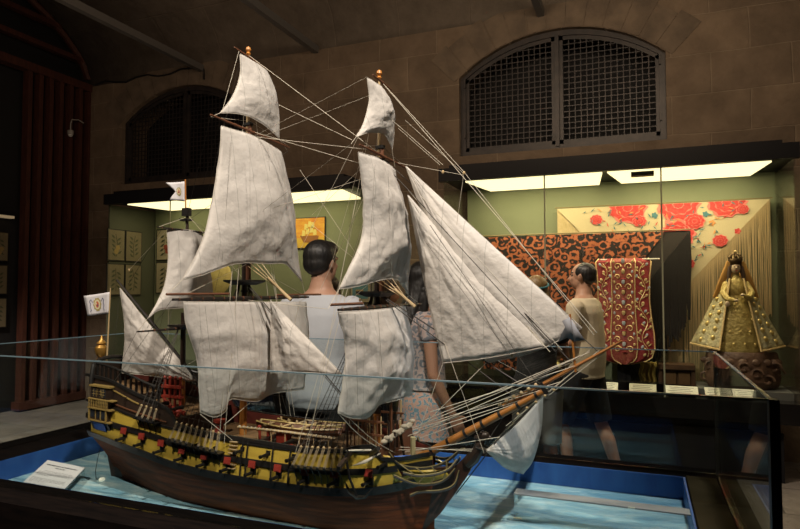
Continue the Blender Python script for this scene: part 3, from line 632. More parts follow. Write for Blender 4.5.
# caption card on a clear acrylic easel, front left
acr = glass_mat('clear_acrylic', (.93, .95, .95), .9)
p0 = Vector((-2.17, 1.515, .758)); 
TL = onV(47.7, 460, 1.80); TR = onV(85, 467.4, 1.785); BR = onV(60, 493.6, 1.54); BL = onV(18.7, 486, 1.545)
ck = thing('caption_stand', 'white printed caption card tilted on a clear easel at the front left of the sea', 'caption card', (BL.x, BL.y, WZ))
o_ = Vector((BL.x, BL.y, WZ))
def cp(a, b, h=0):
    p = (BL*(1-a)+BR*a)*(1-b)+(TL*(1-a)+TR*a)*b; n_ = (BR-BL).cross(TL-BL).normalized(); return p+n_*h-o_
m = MB(); m.add([cp(0, 0), cp(1, 0), cp(1, 1), cp(0, 1)]+[cp(0, 0, -.003), cp(1, 0, -.003), cp(1, 1, -.003), cp(0, 1, -.003)], [(0, 1, 2, 3), (7, 6, 5, 4), (0, 1, 5, 4), (1, 2, 6, 5), (2, 3, 7, 6), (3, 0, 4, 7)], mat('caption_paper', (.70, .70, .70), .6))
ink = mat('ink', (.05, .05, .06), .8)
def words_row(b, h, a0, a1, mt, seed):
    rr = random.Random(seed); a = a0
    while a < a1-.02:
        w = rr.uniform(.03, .09); w = min(w, a1-a)
        x = a
        while x < a+w-.008:
            k = h*rr.uniform(.6, 1.0); m.add([cp(x, b, .0006), cp(x+.007, b, .0006), cp(x+.007, b+k, .0006), cp(x, b+k, .0006)], [(0, 1, 2, 3)], mt); x += .012
        a += w+.02
words_row(.82, .045, .10, .92, ink, 1); words_row(.83, .03, .12, .90, ink, 9); words_row(.74, .042, .38, .62, ink, 2)
for i, b in enumerate([.61, .57, .53, .49, .45]): words_row(b, .016, .08 if i else .2, .94 if i < 4 else .4, ink, 10+i)
for i, b in enumerate([.34, .30, .26, .22]): words_row(b, .016, .08, .92 if i < 3 else .5, ink, 20+i)
words_row(.13, .016, .08, .7, ink, 31)
m.build('card', ck, smooth=False)
m = MB()
for a in (0, 1):
    p = cp(a, .97, -.004); m.b2((p.x-.003, p.y-.012, .001), (p.x+.003, p.y+.0, p.z), acr)
m.add([cp(-.01, -.01, -.004), cp(1.01, -.01, -.004), cp(1.01, 1.01, -.004), cp(-.01, 1.01, -.004), cp(-.01, -.01, -.007), cp(1.01, -.01, -.007), cp(1.01, 1.01, -.007), cp(-.01, 1.01, -.007)], [(0, 1, 2, 3), (7, 6, 5, 4), (0, 1, 5, 4), (1, 2, 6, 5), (2, 3, 7, 6), (3, 0, 4, 7)], acr)
m.build('acrylic_easel', ck, smooth=False)
# low acrylic box with a grey top at the right
ab = thing('acrylic_box', 'long low clear box with a grey top on the painted sea at the right', 'box', (-.13, 2.03, WZ))
MB().b2((-.26, -.04, .001), (.256, -.035, .076), acr).b2((-.26, -.035, .001), (-.255, .012, .076), acr).build('clear_side', ab, smooth=False)
MB().b2((-.26, -.04, .077), (.256, .012, .081), mat('grey_top', (.24, .24, .25), .4)).build('grey_lid', ab, smooth=False)
MB().b2((-.262, -.042, .0), (-.235, -.032, .003), mat('steel_clip', (.6, .58, .5), .3, .5)).b2((.085, -.043, .078), (.105, -.038, .082), MATS['steel_clip']).build('clip', ab, smooth=False)  # block on the lid edge is a highlight painted as bright metal
# clear bracket and lamp by the stern
o = MB().tube([(0, 0, .001), (0, 0, .075), (.01, 0, .082), (.05, .01, .082)], .003, mat('frosted_acrylic', (.35, .45, .5), .3), n=6).build('clear_bracket')
o.location = (-2.2, 2.05, WZ); tag(o, 'slim pale bent bracket standing behind the stern at the left', 'bracket')
lp = thing('small_lamp', 'tiny round lamp with a looped cord on the sea below the stern', 'lamp', (S0[0]-.02, S0[1]-.06, WZ))
MB().lathe([(.011, 0), (.012, .006), (.008, .010)], (0, 0, 0), mat('lamp_white', (.8, .78, .6), .4, emit=.5)).build('bulb', lp)
MB().tube([(0, 0, .004), (-.03, 0, .003), (-.045, .01, .03), (-.045, .02, .08), (-.035, .03, .13)], .0012, blackp, n=5).build('cord', lp)

# ------------------------------------------------------------------ the ship
ship = thing('ship_model', 'large wooden model of a three-masted warship with white sails and a yellow striped hull', 'model ship', (S0[0], S0[1], WZ), SA)
hullw = mat('hull_brown_planks', (.21, .050, .016), .7, spec=.2, col2=(.075, .020, .009), scale=5, stretch=(1.2, 1, 14), bump=.15, bscale=9)
hyel = mat('hull_yellow', (.58, .40, .055), .5, col2=(.48, .32, .045), scale=6, stretch=(1.5, 1, 8))
hblk = mat('hull_black', (.014, .012, .011), .42)
hdk = mat('hull_dark_brown', (.040, .022, .014), .45, col2=(.022, .013, .010), scale=7, stretch=(1.5, 1, 12))
hgold = mat('gilt_wood', (.42, .28, .09), .4, .3); hred = mat('red_paint', (.30, .035, .02), .5); inred = mat('dull_red_lining', (.14, .025, .018), .6)
cannonm = mat('cannon_bronze', (.028, .025, .022), .35, .6)
deckm = mat('deck_planks', (.20, .115, .05), .6, col2=(.15, .08, .035), scale=8, stretch=(1, 12, 1))
orw = mat('orange_varnished_wood', (.42, .17, .035), .4, col2=(.33, .12, .025), scale=12, stretch=(2, 2, 2))
pw = mat('pale_wood', (.46, .33, .17), .5); spar = mat('black_spar', (.018, .014, .012), .4); brsp = mat('brown_spar', (.15, .06, .03), .45)
rope = mat('cream_rope', (.52, .47, .38), .8); drope = mat('dark_rope', (.045, .038, .032), .8)
BW = ([.02, .10, .25, .43, .6, .85, 1.0, 1.1, 1.18, 1.25, 1.30, 1.33], [.002, .022, .072, .110, .123, .127, .127, .113, .085, .044, .006, .002])
BM = ([-.05, .05, .2, .4, .6, .9, 1.05, 1.15, 1.22, 1.27, 1.31, 1.33], [.112, .138, .166, .184, .190, .190, .182, .155, .117, .073, .025, .008])
BR_ = ([-.05, .1, .3, .5, .8, 1.0, 1.12, 1.2, 1.27, 1.31, 1.33], [.092, .118, .142, .162, .172, .172, .158, .130, .084, .040, .015])
RAIL = ([-.08, .07, .235, .39, .42, .45, .6, .8, .95, 1.1, 1.14, 1.19, 1.21, 1.25, 1.33], [.412, .402, .362, .328, .315, .277, .262, .257, .252, .257, .270, .274, .236, .234, .240])
YB = ([-.08, .1, .3, .5, .73, .95, 1.15, 1.3], [.206, .197, .181, .156, .146, .146, .151, .168])
UW = ([-.08, .13, .37, .5, .65, .95, 1.17, 1.3], [.272, .256, .238, .217, .204, .201, .208, .218])
YT = ([-.08, .13, .22, .42, .6, .95, 1.15, 1.19, 1.22, 1.3], [.315, .300, .287, .262, .248, .242, .252, .252, .226, .230])
def zw(s): return pch(*YB, s)-.015
def hb(s, z):
    w = pch(*BM, s); b0 = pch(*BW, s); r = pch(*BR_, s); zz = zw(s)
    if z <= zz:
        p = pch([-.05, .1, .3, .5, 1.0, 1.2, 1.3], [2.6, 1.9, 1.0, .75, .75, 1.0, 1.3], s); return b0+(w-b0)*(max(0, z)/zz)**p
    t = (z-zz)/max(.02, pch(*RAIL, s)-zz); return w+(r-w)*(t*t*.5+t*.5)
def levels(s):
    yb = pch(*YB, s); uw = pch(*UW, s); yt = pch(*YT, s); rl = pch(*RAIL, s)
    lw = yb-.026; z = [lw*k/7 for k in range(8)]
    z += [yb, (yb+uw-.018)/2, uw-.018, uw, (uw+yt)/2, yt, (yt+rl)/2, rl]
    return z
ROWM = [hullw]*7+[hblk, hyel, hyel, hblk, hyel, hyel, hdk, hdk]
ss = [.0+1.33*(i/90) for i in range(91)]
def sx(s, z):
    if s > .28: return s
    k = max(0, 1-s/.28); z = max(0, min(.45, z))
    low = min(1, z/.16)*.085*max(0, 1-hb(max(s, 0), z)/.13)
    return s-(low+max(0, z-.2)*.09)*k
m = MB(); NR = len(ROWM)+1
for sg in (-1, 1):
    vs = []
    for s in ss:
        for z in levels(s): vs.append((sx(s, z), sg*hb(s, z), z))
    for i in range(len(ss)-1):
        pass
    base = len(m.v); m.v += vs
    for i in range(len(ss)-1):
        for j in range(NR-1):
            a = base+i*NR+j; m.f.append((a, a+NR, a+NR+1, a+1)); m.m.append(m.mi(ROWM[j]))
    # bulwark thickness and inside
    for i in range(len(ss)-1):
        s, s2 = ss[i], ss[i+1]
        def dz(x): return pch(*RAIL, x)-.035 if x < .42 or x > 1.13 else .222
        a = [Vector((sx(x, 9) if 0 else sx(x, pch(*RAIL, x)), sg*max(.001, hb(x, pch(*RAIL, x))-k), zz)) for x in (s, s2) for k, zz in ((0, pch(*RAIL, x)), (.007, pch(*RAIL, x)), (.007, dz(x)-.01))]
        m.add(a, [(0, 1, 4, 3), (1, 2, 5, 4)], inred)
b0 = [(sx(ss[0], z), -hb(ss[0], z), z) for z in levels(ss[0])]; b1 = [(sx(ss[0], z), hb(ss[0], z), z) for z in levels(ss[0])]
m.add(b0+b1, [(j, j+1, j+1+NR, j+NR) for j in range(NR-1)], hdk)
m.build('hull', ship)
m = MB()
def deck(s0, s1, z0, z1, n=16):
    m.grid(lambda a, b: Vector((s0+(s1-s0)*a, (2*b-1)*max(.001, hb(s0+(s1-s0)*a, pch(*RAIL, s0+(s1-s0)*a))-.006), z0+(z1-z0)*a)), n, 6, deckm)
deck(-.04, .19, .372, .345); deck(.19, .425, .318, .285); deck(.425, 1.135, .222, .222, 30); deck(1.135, 1.205, .247, .248, 6); deck(1.205, 1.325, .212, .215)
for s, za, zb in ((.19, .315, .347), (.425, .22, .288), (1.135, .22, .25), (1.205, .205, .278)): m.b2((s-.003, -hb(s, .25)+.01, za), (s+.003, hb(s, .25)-.01, zb), hdk if s < 1.2 else brsp)
m.build('deck', ship)
def strip(name, zf, th, pr, mt, s0=-.03, s1=1.325, n=60, sg=-1):
    m = MB(); rings = []
    for i in range(n+1):
        s = s0+(s1-s0)*i/n; z = zf(s); y = hb(s, z); y2 = hb(s, z-th)
        rings.append([(sx(s, z), sg*(y-.004), z), (sx(s, z), sg*(y+pr), z), (sx(s, z), sg*(y2+pr), z-th), (sx(s, z), sg*(y2-.004), z-th)])
    return m.loft(rings, mt).build(name, ship)
for sg in (-1, 1):
    strip('wale', lambda s: pch(*UW, s), .018, .004, hblk, sg=sg); strip('wale', lambda s: pch(*YB, s), .024, .004, hblk, sg=sg)
    strip('rail_moulding', lambda s: pch(*YT, s)+.006, .007, .003, hblk if 1 else hgold, sg=sg)
    strip('cap_rail', lambda s: pch(*RAIL, s)+.004, .010, .004, hblk, sg=sg)
strip('gilt_moulding', lambda s: pch(*RAIL, s)-.026, .004, .003, hgold, .07, .26, 14)
strip('gilt_moulding', lambda s: pch(*YT, s)+.020, .004, .003, brsp, .09, .41, 20)
# open quarterdeck and poop rail with posts
def uprail(s): return pch([-.03, .06, .14, .27, .34], [.455, .449, .436, .406, .392], s)
for sg in (-1, 1):
    m = MB(); m.tube([(s, sg*(hb(max(s, -.02), pch(*RAIL, s))-.004), uprail(s)) for s in [-.02+.355*i/14 for i in range(15)]], .0042, hblk, n=5)
    rl = m.build('poop_rail', ship)
    for i in range(13):
        s = -.01+.345*i/12; MB().b2((s-.0035, sg*(hb(max(s, -.02), .37)-.010)-.003, pch(*RAIL, s)-.002), (s+.0035, sg*(hb(max(s, -.02), .37)-.010)+.003, uprail(s)), hblk).build('baluster', rl, smooth=False)
m = MB(); m.tube([(-.018, -.118, .37), (-.022, -.112, .41), (-.030, -.098, .447), (-.05, -.06, .462), (-.055, 0, .468), (-.05, .06, .462), (-.030, .098, .447), (-.022, .112, .41)], .008, hblk, n=7)
m.b2((-.045, -.095, .38), (-.033, .095, .455), hdk); m.build('taffrail', ship)
# stern post and rudder
m = MB(); m.ext([(.0, 0), (.03, 0), (-.04, .17), (-.075, .17)], -.006, .006, hdk, 'Y'); m.ext([(-.034, 0), (.002, 0), (-.07, .17), (-.085, .17)], -.004, .004, hdk, 'Y'); m.build('rudder', ship, smooth=False)
# quarter gallery
ga = lambda s, z, o=0: (s*.92+.042-max(0, z-.2)*.10, -(hb(max(s, .0), z)+o), z)
def gbox(name, s0, s1, z0, z1, o0, o1, mt, o1b=None, parent=None):
    m = MB(); o1b = o1 if o1b is None else o1b
    m.loft([[ga(s0, z0, o0), ga(s0, z1, o0), ga(s0, z1, o1), ga(s0, z0, o1b)], [ga(s1, z0, o0), ga(s1, z1, o0), ga(s1, z1, o1), ga(s1, z0, o1b)]], mt)
    return m.build(name, parent or ship, smooth=False)
qg = gbox('quarter_gallery', -.035, .092, .252, .372, -.01, .020, hdk)
gbox('gallery_ledge', -.04, .10, .373, .379, -.01, .025, hgold, parent=qg); gbox('gallery_ledge', -.042, .125, .327, .331, -.01, .026, hgold, parent=qg)
gbox('gallery_ledge', -.042, .118, .294, .299, -.01, .026, hgold, parent=qg); gbox('gallery_ledge', -.040, .112, .250, .255, -.01, .024, hgold, parent=qg)
gbox('console', -.032, .095, .198, .250, -.01, .020, hblk, -.004, parent=qg)
gbox('blue_panel', -.012, .072, .216, .246, .0, .0225, mat('gallery_blue', (.02, .10, .42), .5), .010, parent=qg)
gwin = mat('gallery_window', (.03, .035, .045), .2)
for s0 in (-.026, .012, .050):
    w_ = gbox('gallery_window', s0, s0+.032, .263, .288, .0, .0235, gwin, parent=qg)
    gbox('window_post', s0+.032, s0+.038, .257, .292, .0, .026, hgold, parent=qg)
gbox('window_post', -.035, -.028, .257, .292, .0, .026, hgold, parent=qg)
for s0 in (-.022, .026): gbox('gallery_window', s0, s0+.040, .337, .366, .0, .0225, gwin, parent=qg)
gm = MB()
for s0 in (-.022, .026):
    for k in range(1, 4): gm.tube([ga(s0+.01*k, .337, .024), ga(s0+.01*k, .366, .024)], .0007, hgold, n=4)
    for k in (1, 2): gm.tube([ga(s0, .337+.0097*k, .024), ga(s0+.04, .337+.0097*k, .024)], .0007, hgold, n=4)
gm.build('glazing_bar', qg)
for i in range(11):
    s = -.033+.125*i/10; MB().lathe([(.0016, 0), (.003, .007), (.0015, .014), (.0028, .019), (.0018, .026)], ga(s, .300, .025), hgold, 6).build('baluster', qg)
# stern lantern and flags
LN = shp(101, 364, 0); m = MB(); z0 = LN.z; m.lathe([(.003, -.03), (.004, 0), (.014, .004), (.020, .014), (.012, .024), (.020, .034), (.024, .052), (.024, .062), (.014, .074), (.020, .080), (.008, .092), (.005, .102), (.001, .112)], (LN.x, 0, LN.z+.004), mat('lantern_gold', (.42, .23, .05), .35, .6), 12)
m.tube([(LN.x, 0, LN.z-.06), (-.075, 0, .45)], .004, hgold, n=6); m.build('stern_lantern', ship)
flagm = mat('flag_cloth', (.60, .58, .60), .8); em_g = mat('emblem_gold', (.34, .27, .07), .7); em_r = mat('emblem_red', (.50, .10, .04), .7); em_b = mat('emblem_blue', (.06, .07, .16), .7); em_y = mat('emblem_cream', (.62, .55, .35), .7)
def flag(name, hoist_top, fly_top, fly_bot, hoist_bot, notch=0, sc=1., ribbons=True):
    m = MB(); A, B, D, E_ = [Vector(p) for p in (hoist_top, fly_top, fly_bot, hoist_bot)]
    def fp(a, b, h=0): 
        p = (A*(1-a)+B*a)*(1-b)+(E_*(1-a)+D*a)*b; return p+Vector((0, -h+.006*math.sin(a*5)*a, 0))
    if notch:
        n = 8
        vs = []
        m.grid(lambda a, b: fp(a*(1-notch*(1-abs(2*b-1))), b), 8, 8, flagm)
    else: m.grid(fp, 8, 8, flagm)
    f = m.build(name, ship, solid=.0015)
    m = MB(); c = (.52, .5) if not notch else (.36, .5); wa = (A-B).length; hh = (A-E_).length
    def el(ra, rb, mt, h, n=20, wv=0):
        vs = [fp(c[0], c[1], h)]+[fp(c[0]+ra*sc/wa*(1+wv*math.cos(10*t))*math.cos(t), c[1]+rb*sc/hh*(1+wv*math.cos(10*t))*math.sin(t), h) for t in [2*PI*i/n for i in range(n)]]
        m.add(vs, [(0, 1+i, 1+(i+1) % n) for i in range(n)], mt)
    for sgn in (1, -1):
        el(.022, .027, em_g, sgn*.002, 40, .10); el(.017, .021, em_y, sgn*.0026, 20); el(.009, .013, em_r, sgn*.0032, 16)
        for dx, dy, mt in ((-.003, .004, em_b), (.004, -.004, em_y)):
            m.add([fp(c[0]+(dx+a)/wa*sc, c[1]+(dy+b)/hh*sc, sgn*.0038) for a, b in ((-.003, -.004), (.003, -.004), (.003, .004), (-.003, .004))], [(0, 1, 2, 3)], mt)
        if ribbons:
            for sd in (-1, 1):
                pts = [fp(c[0]+sd*x/wa, c[1]+y/hh, sgn*.002) for x, y in [(.024, -.012), (.032, -.024), (.040, -.018), (.036, -.006), (.041, .006), (.037, .016), (.042, .028)]]
                m.tube(pts, .0011, em_b, n=4)
    m.build('emblem', f)
ES = shp(108, 368, 0); MB().tube([(-.075, 0, .45), shp(110.5, 288, 0)], [.0035, .002], pw, n=6).build('ensign_staff', ship)
flag('ensign', shp(109.6, 292), shp(85, 296), shp(89, 316), shp(109, 313.5))
flag('mizzen_flag', shp(184.6, 181.5), shp(167, 183), shp(171, 200), shp(184.6, 201.5), notch=.42, sc=.62, ribbons=False)
# gun ports, lids and guns (near side)
def port(s, z, lid=True, w=.022, h=.026):
    y = hb(s, z); n_ = 0
    p = MB().b2((s-w/2, -(y+.001), z-h/2), (s+w/2, -(y-.006), z+h/2), hblk).build('gun_port', ship, smooth=False)
    g = MB(); d = Vector((-.15, -1, -.04)).normalized(); c = Vector((s, -y+.004, z-.002))
    g.tube([c, c+d*.012, c+d*.034, c+d*.036, c+d*.040, c+d*.0405], [.0062, .006, .0046, .0062, .006, .003], cannonm, n=8); g.build('cannon', ship)
    if lid:
        zt = z+h/2+.001; b = MB(); b.box((s, -(y+.008), zt+.010), (w+.003, .004, .022), hred, Matrix.Rotation(R(-12), 3, 'X')); b.box((s, -(y+.0095), zt+.0085), (w-.006, .0045, .014), mat('red_lid_edge', (.28, .03, .02), .5), Matrix.Rotation(R(-12), 3, 'X')); b.build('port_lid', ship, smooth=False)
    MB().tube([(s-.004, -y-.001, z-h/2), (s-.012, -y-.012, z-h/2-.006), (s-.018, -y-.004, z-h/2-.018)], .0012, drope, n=4).build('gun_tackle', ship)
def zport(s): return (pch(*YB, s)+pch(*UW, s)-.018)/2
for k in range(11): port(.215+.0965*k, zport(.215+.0965*k))
for s in (.744, .844, .94, 1.219): port(s, (pch(*UW, s)+pch(*YT, s))/2+.002, False, .016, .018)
# skids, ladder
for s in (.745, .765, .862, .926):
    m = MB(); m.tube([(s+(.222-z)*.0, -(hb(s, z)+.003), z) for z in [pch(*RAIL, s), pch(*YT, s), .22, .19, pch(*YB, s)-.005]], .0035, hblk, n=4); m.build('skid', ship)
for k in range(8):
    z = .165+.0115*k; 
    if abs(z-pch(*UW, .712)+.009) < .012: continue
    y = hb(.712, z); MB().b2((.695, -(y+.009), z), (.725, -y, z+.003), pw).build('side_step', ship, smooth=False)
# channels, deadeyes and shrouds
def channel(s0, s1, z, mastx, top, n, oc=.030, z2=None, LL=.042):
    z2 = z2 or z
    m = MB(); m.loft([[(s0, -hb(s0, z)+.004, z), (s0, -hb(s0, z)-oc, z), (s0, -hb(s0, z)-oc, z-.004), (s0, -hb(s0, z)+.004, z-.004)], [(s1, -hb(s1, z2)+.004, z2), (s1, -hb(s1, z2)-oc, z2), (s1, -hb(s1, z2)-oc, z2-.004), (s1, -hb(s1, z2)+.004, z2-.004)]], hblk)
    for k in range(3):
        s = s0+(s1-s0)*(.15+.35*k); m.add([(s, -hb(s, z), z-.004), (s, -hb(s, z)-oc*.8, z-.004), (s, -hb(s, z-.03), z-.03)], [(0, 1, 2)], hblk)
    m.build('channel', ship, smooth=False)
    tops = []
    for k in range(n):
        f = (k+.5)/n; s = s0+(s1-s0)*f; zz = z+(z2-z)*f; y = -hb(s, zz)-oc+.002
        lower = Vector((s, y, zz+.004)); up = Vector((mastx, -.02, top)); d = (up-lower).normalized(); hi = lower+d*LL
        dd = MB(); dd.ball(lower, (.0052, .004, .0052), pw if 0 else hblk, 7, 5); dd.ball(hi, (.0052, .004, .0052), pw, 7, 5); de = dd.build('deadeye', ship)
        for o_ in (-.0035, 0, .0035):
            MB().tube([lower+Vector((o_, 0, 0)), hi+Vector((o_, 0, 0))], .0011, mat('tan_lanyard', (.34, .26, .16), .8), n=4).build('lanyard', de)  # rope darkened, the shade at the channels put into its colour
        MB().tube([lower, (s, -hb(s, zz-.03)-.004, zz-.032), (s, -hb(s, zz-.05)-.003, zz-.048)], .0016, hblk, n=4).build('chain_plate', de)
        MB().tube([hi, up], .0011, drope, n=4).build('shroud', ship); tops.append((hi, up))
    rm = MB()
    for r_ in range(1, 22):
        t = r_/23; rm.tube([h.lerp(u, t) for h, u in tops], .0005, drope, n=3)
    rm.build('ratlines', ship)
    # port side shrouds
    for k in range(n):
        f = (k+.5)/n; s = s0+(s1-s0)*f; MB().tube([(s, hb(s, z)+oc, z), (mastx, .02, top)], .0011, drope, n=4).build('shroud', ship)
MZ, MN, FR = .322, .605, 1.135
channel(.27, .385, .288, MZ, .60, 4, .026, .278); channel(.445, .675, .232, MN, .775, 9, .030, .212, .058); channel(.945, 1.115, .203, FR, .735, 8, .032, .206, .060)
# fenders: dark carved drops under main channel
# masts
def mastp(name, pts, rad, mt=hdk, parent=ship): return MB().tube(pts, rad, mt, n=10).build(name, parent)
def topplat(s, z, w, d):
    m = MB(); m.loft([[(s-d*.5, -w*.6, z-.012), (s+d*.5, -w*.6, z-.012), (s+d*.5, w*.6, z-.012), (s-d*.5, w*.6, z-.012)], [(s-d, -w, z), (s+d, -w, z), (s+d, w, z), (s-d, w, z)], [(s-d, -w, z+.006), (s+d, -w, z+.006), (s+d, w, z+.006), (s-d, w, z+.006)]], hblk)
    m.build('mast_top', ship, smooth=False)
def crosstree(s, z, w):
    m = MB()
    for o_ in (-.012, .012): m.b2((s+o_-.002, -w, z), (s+o_+.002, w, z+.004), hblk)
    for o_ in (-.008, .008): m.b2((s-.022, o_-.002, z-.004), (s+.022, o_+.002, z), hblk)
    m.build('crosstrees', ship, smooth=False)
def knob(s, z): MB().lathe([(.005, -.012), (.009, -.006), (.005, 0), (.010, .008), (.008, .017), (.001, .022)], (s, 0, z), mat('knob_orange', (.50, .20, .04), .4), 10).build('mast_truck', ship)
for s, zt, zo, z2, z3 in ((MN, .775, .40, 1.335, 1.60), (FR, .735, .34, 1.20, 1.435)):
    mastp('lower_mast', [(s, 0, .2), (s, 0, zo)], [.013, .0125], orw); mastp('lower_mast', [(s, 0, zo), (s, 0, zt+.06)], [.0125, .010])
    for k in range(6): MB().lathe([(.0145, -.003), (.0145, .003)], (s, 0, zo+(zt-zo)*(k+.3)/6), hblk, 10).build('mast_band', ship)
    mastp('topmast', [(s+.016, 0, zt-.02), (s+.016, 0, z2)], [.0095, .007], brsp); mastp('topgallant_mast', [(s+.006, 0, z2-.04), (s+.006, 0, z3)], [.006, .0035], pw)
    topplat(s, zt-.01, .062, .045); crosstree(s+.01, z2-.045, .045); knob(s+.006, z3)
    MB().box((s+.008, 0, zt+.058), (.042, .026, .012), hblk).build('mast_cap', ship, smooth=False); MB().box((s+.01, 0, z2), (.028, .018, .010), hblk).build('mast_cap', ship, smooth=False)
mastp('lower_mast', [(MZ, 0, .28), (MZ, 0, .42)], [.011, .0105], orw); mastp('lower_mast', [(MZ, 0, .42), (MZ, 0, .65)], [.0105, .009])
mastp('topmast', [(MZ+.012, 0, .59), (MZ+.012, 0, 1.035)], [.008, .005], hdk); topplat(MZ, .600, .045, .035); crosstree(MZ+.008, .955, .035); crosstree(MZ+.006, 1.0, .022)
m = MB(); m.box((MZ+.008, 0, 1.03), (.03, .02, .03), hblk); m.tube([(MZ+.004, 0, 1.03), (MZ-.001, 0, 1.155)], .0028, orw, n=6); m.build('flag_staff', ship)
# yards
def yard(name, s, z, half, r, mt=spar, z_l=None, z_r=None, off=.018):
    n = 12; zl = z if z_l is None else z_l; zr = z if z_r is None else z_r
    pts = [(s+off, -half+2*half*i/n, zl+(zr-zl)*i/n) for i in range(n+1)]; rad = [r*(1-.5*abs(2*i/n-1)**1.5) for i in range(n+1)]
    bm_ = MB().tube(pts, rad, mt, n=8)
    k = int(half/.05)
    for i in range(k*2+1):
        t = (i+.5)/(k*2+1); c = Vector(pts[0]).lerp(Vector(pts[-1]), t); rr = r*(1-.5*abs(2*t-1)**1.5)*1.25
        bm_.tube([c-Vector((0, .002, 0)), c+Vector((0, .002, 0))], rr, brsp, n=6)
    return bm_.build(name, ship)
yard('main_yard', MN+.012, .706, .375, .0075); yard('main_topsail_yard', MN+.02, 1.302, .225, .0055, brsp, 1.308, 1.296, .012); yard('main_topgallant_yard', MN+.012, 1.573, .095, .004, brsp, 1.582, 1.564, .008)
yard('fore_yard', FR+.012, .682, .305, .007, spar, .680, .684); yard('fore_topsail_yard', FR+.016, 1.166, .175, .005, brsp, 1.169, 1.162, .01); yard('fore_topgallant_yard', FR+.01, 1.412, .072, .004, brsp, .0+1.415, 1.409, .008)
yard('mizzen_topsail_yard', MZ+.01, .957, .165, .0045); yard('crossjack_yard', MZ-.01, .592, .225, .005)
for (s, z, a, b) in ((MN+.03, .722, -.40, -.12), (MN+.03, .716, .15, .47), (FR+.03, .695, -.345, -.16)):
    MB().tube([(s, a, z), (s, b, z)], [.0038, .0045], brsp, n=7).build('studdingsail_boom', ship)
# sails
def sailmat(name, axis):
    m = mat(name, (.67, .63, .585), .9, col2=(.61, .57, .525), scale=11, bump=.26, bscale=34, trans=.16)
    nt = m.node_tree; n = nt.nodes; l = nt.links; b = n['Principled BSDF']
    tc = n.new('ShaderNodeTexCoord'); sp = n.new('ShaderNodeSeparateXYZ'); l.new(tc.outputs['Object'], sp.inputs[0])
    mo = n.new('ShaderNodeMath'); mo.operation = 'PINGPONG'; mo.inputs[1].default_value = .034; l.new(sp.outputs[axis], mo.inputs[0])
    lt = n.new('ShaderNodeMath'); lt.operation = 'LESS_THAN'; lt.inputs[1].default_value = .0011; l.new(mo.outputs[0], lt.inputs[0])
    mx = n.new('ShaderNodeMix'); mx.data_type = 'RGBA'; mx.inputs[7].default_value = (.46, .44, .40, 1); l.new(lt.outputs[0], mx.inputs[0])
    src = b.inputs['Base Color'].links[0].from_socket; l.new(src, mx.inputs[6]); l.new(mx.outputs[2], b.inputs['Base Color']); return m
sail_y = sailmat('square_sail_cloth', 'Y'); sail_x = sailmat('staysail_cloth', 'X'); rm_ = mat('bolt_rope', (.50, .46, .40), .9)
def sail(name, T, B, Lf, Rt, bulge, dirv=(1, 0, 0), mt=None, n=34, wr=.004, seed=0, vpow=1.0):
    T, B, Lf, Rt = [resample(p, n) for p in (T, B, Lf, Rt)]; d = Vector(dirv)
    def P(a, b):
        i, j = int(round(a*n)), int(round(b*n))
        p = T[i]*(1-b)+B[i]*b+Lf[j]*(1-a)+Rt[j]*a-(T[0]*(1-a)*(1-b)+T[n]*a*(1-b)+B[0]*(1-a)*b+B[n]*a*b)
        e = min(1, 6*min(a, 1-a))*min(1, 4*b)
        f = (math.sin(PI*a)**.8)*math.sin(PI*min(1, .08+.80*b**vpow))
        w = noise.noise(Vector((a*4+seed, b*5, seed)))*1.5+noise.noise(Vector((a*9+b*6, b*11-a*4, seed+3)))*.8+abs(noise.noise(Vector((a*14, b*5+seed, 1))))*.8+(.35-abs(noise.noise(Vector((a*8-b*5, b*9+a*3, seed+7)))))*.75
        return p+d*(bulge*f+wr*w*(.35+.65*e))
    m = MB(); m.grid(P, n, n, mt or sail_y); o = m.build(name, ship, solid=.0016)
    per = [P(i/n, 0) for i in range(n+1)]+[P(1, i/n) for i in range(1, n+1)]+[P(1-i/n, 1) for i in range(1, n+1)]+[P(0, 1-i/n) for i in range(1, n+1)]
    MB().tube(per, .0016, rm_, n=5, caps=False).build('bolt_rope', o); return o
def Q(s, *pts): return [sq(x, y, s) for x, y in pts]
MS = MN+.032
sail('main_course', Q(MS, (183, 302), (245, 302), (306, 302)), Q(MS, (200, 412), (212, 417), (222, 411), (226, 399), (252, 401), (270, 393), (304, 389)), Q(MS, (183, 302), (187, 330), (197, 360), (199, 390), (200, 412)), Q(MS, (306, 302), (309, 340), (306, 370), (304, 389)), .055, seed=1, wr=.005)
sail('main_topsail', Q(MS, (221, 126), (250, 137), (281, 152)), Q(MS, (182, 280), (200, 275), (222, 266), (240, 263), (262, 264), (280, 264), (290, 272), (302, 282)), Q(MS, (221, 126), (218, 165), (208, 220), (196, 255), (182, 280)), Q(MS, (281, 152), (292, 200), (297, 250), (302, 282)), .075, seed=2, wr=.006)
sail('main_topgallant_sail', Q(MS-.005, (240, 54), (252, 62), (267, 71)), Q(MS-.005, (220, 113), (235, 114), (252, 120), (268, 130), (279, 139)), Q(MS-.005, (240, 54), (240, 75), (232, 97), (220, 113)), Q(MS-.005, (267, 71), (275, 90), (279, 115), (279, 139)), .035, seed=3, wr=.003)
FS = FR+.032
sail('fore_course', Q(FS, (338, 312), (370, 310), (405, 306)), Q(FS, (338, 413), (349, 418), (365, 417), (374, 405), (385, 401), (412, 395)), Q(FS, (338, 312), (345, 345), (343, 380), (338, 413)), Q(FS, (405, 306), (413, 345), (412, 395)), .05, seed=4, wr=.007)
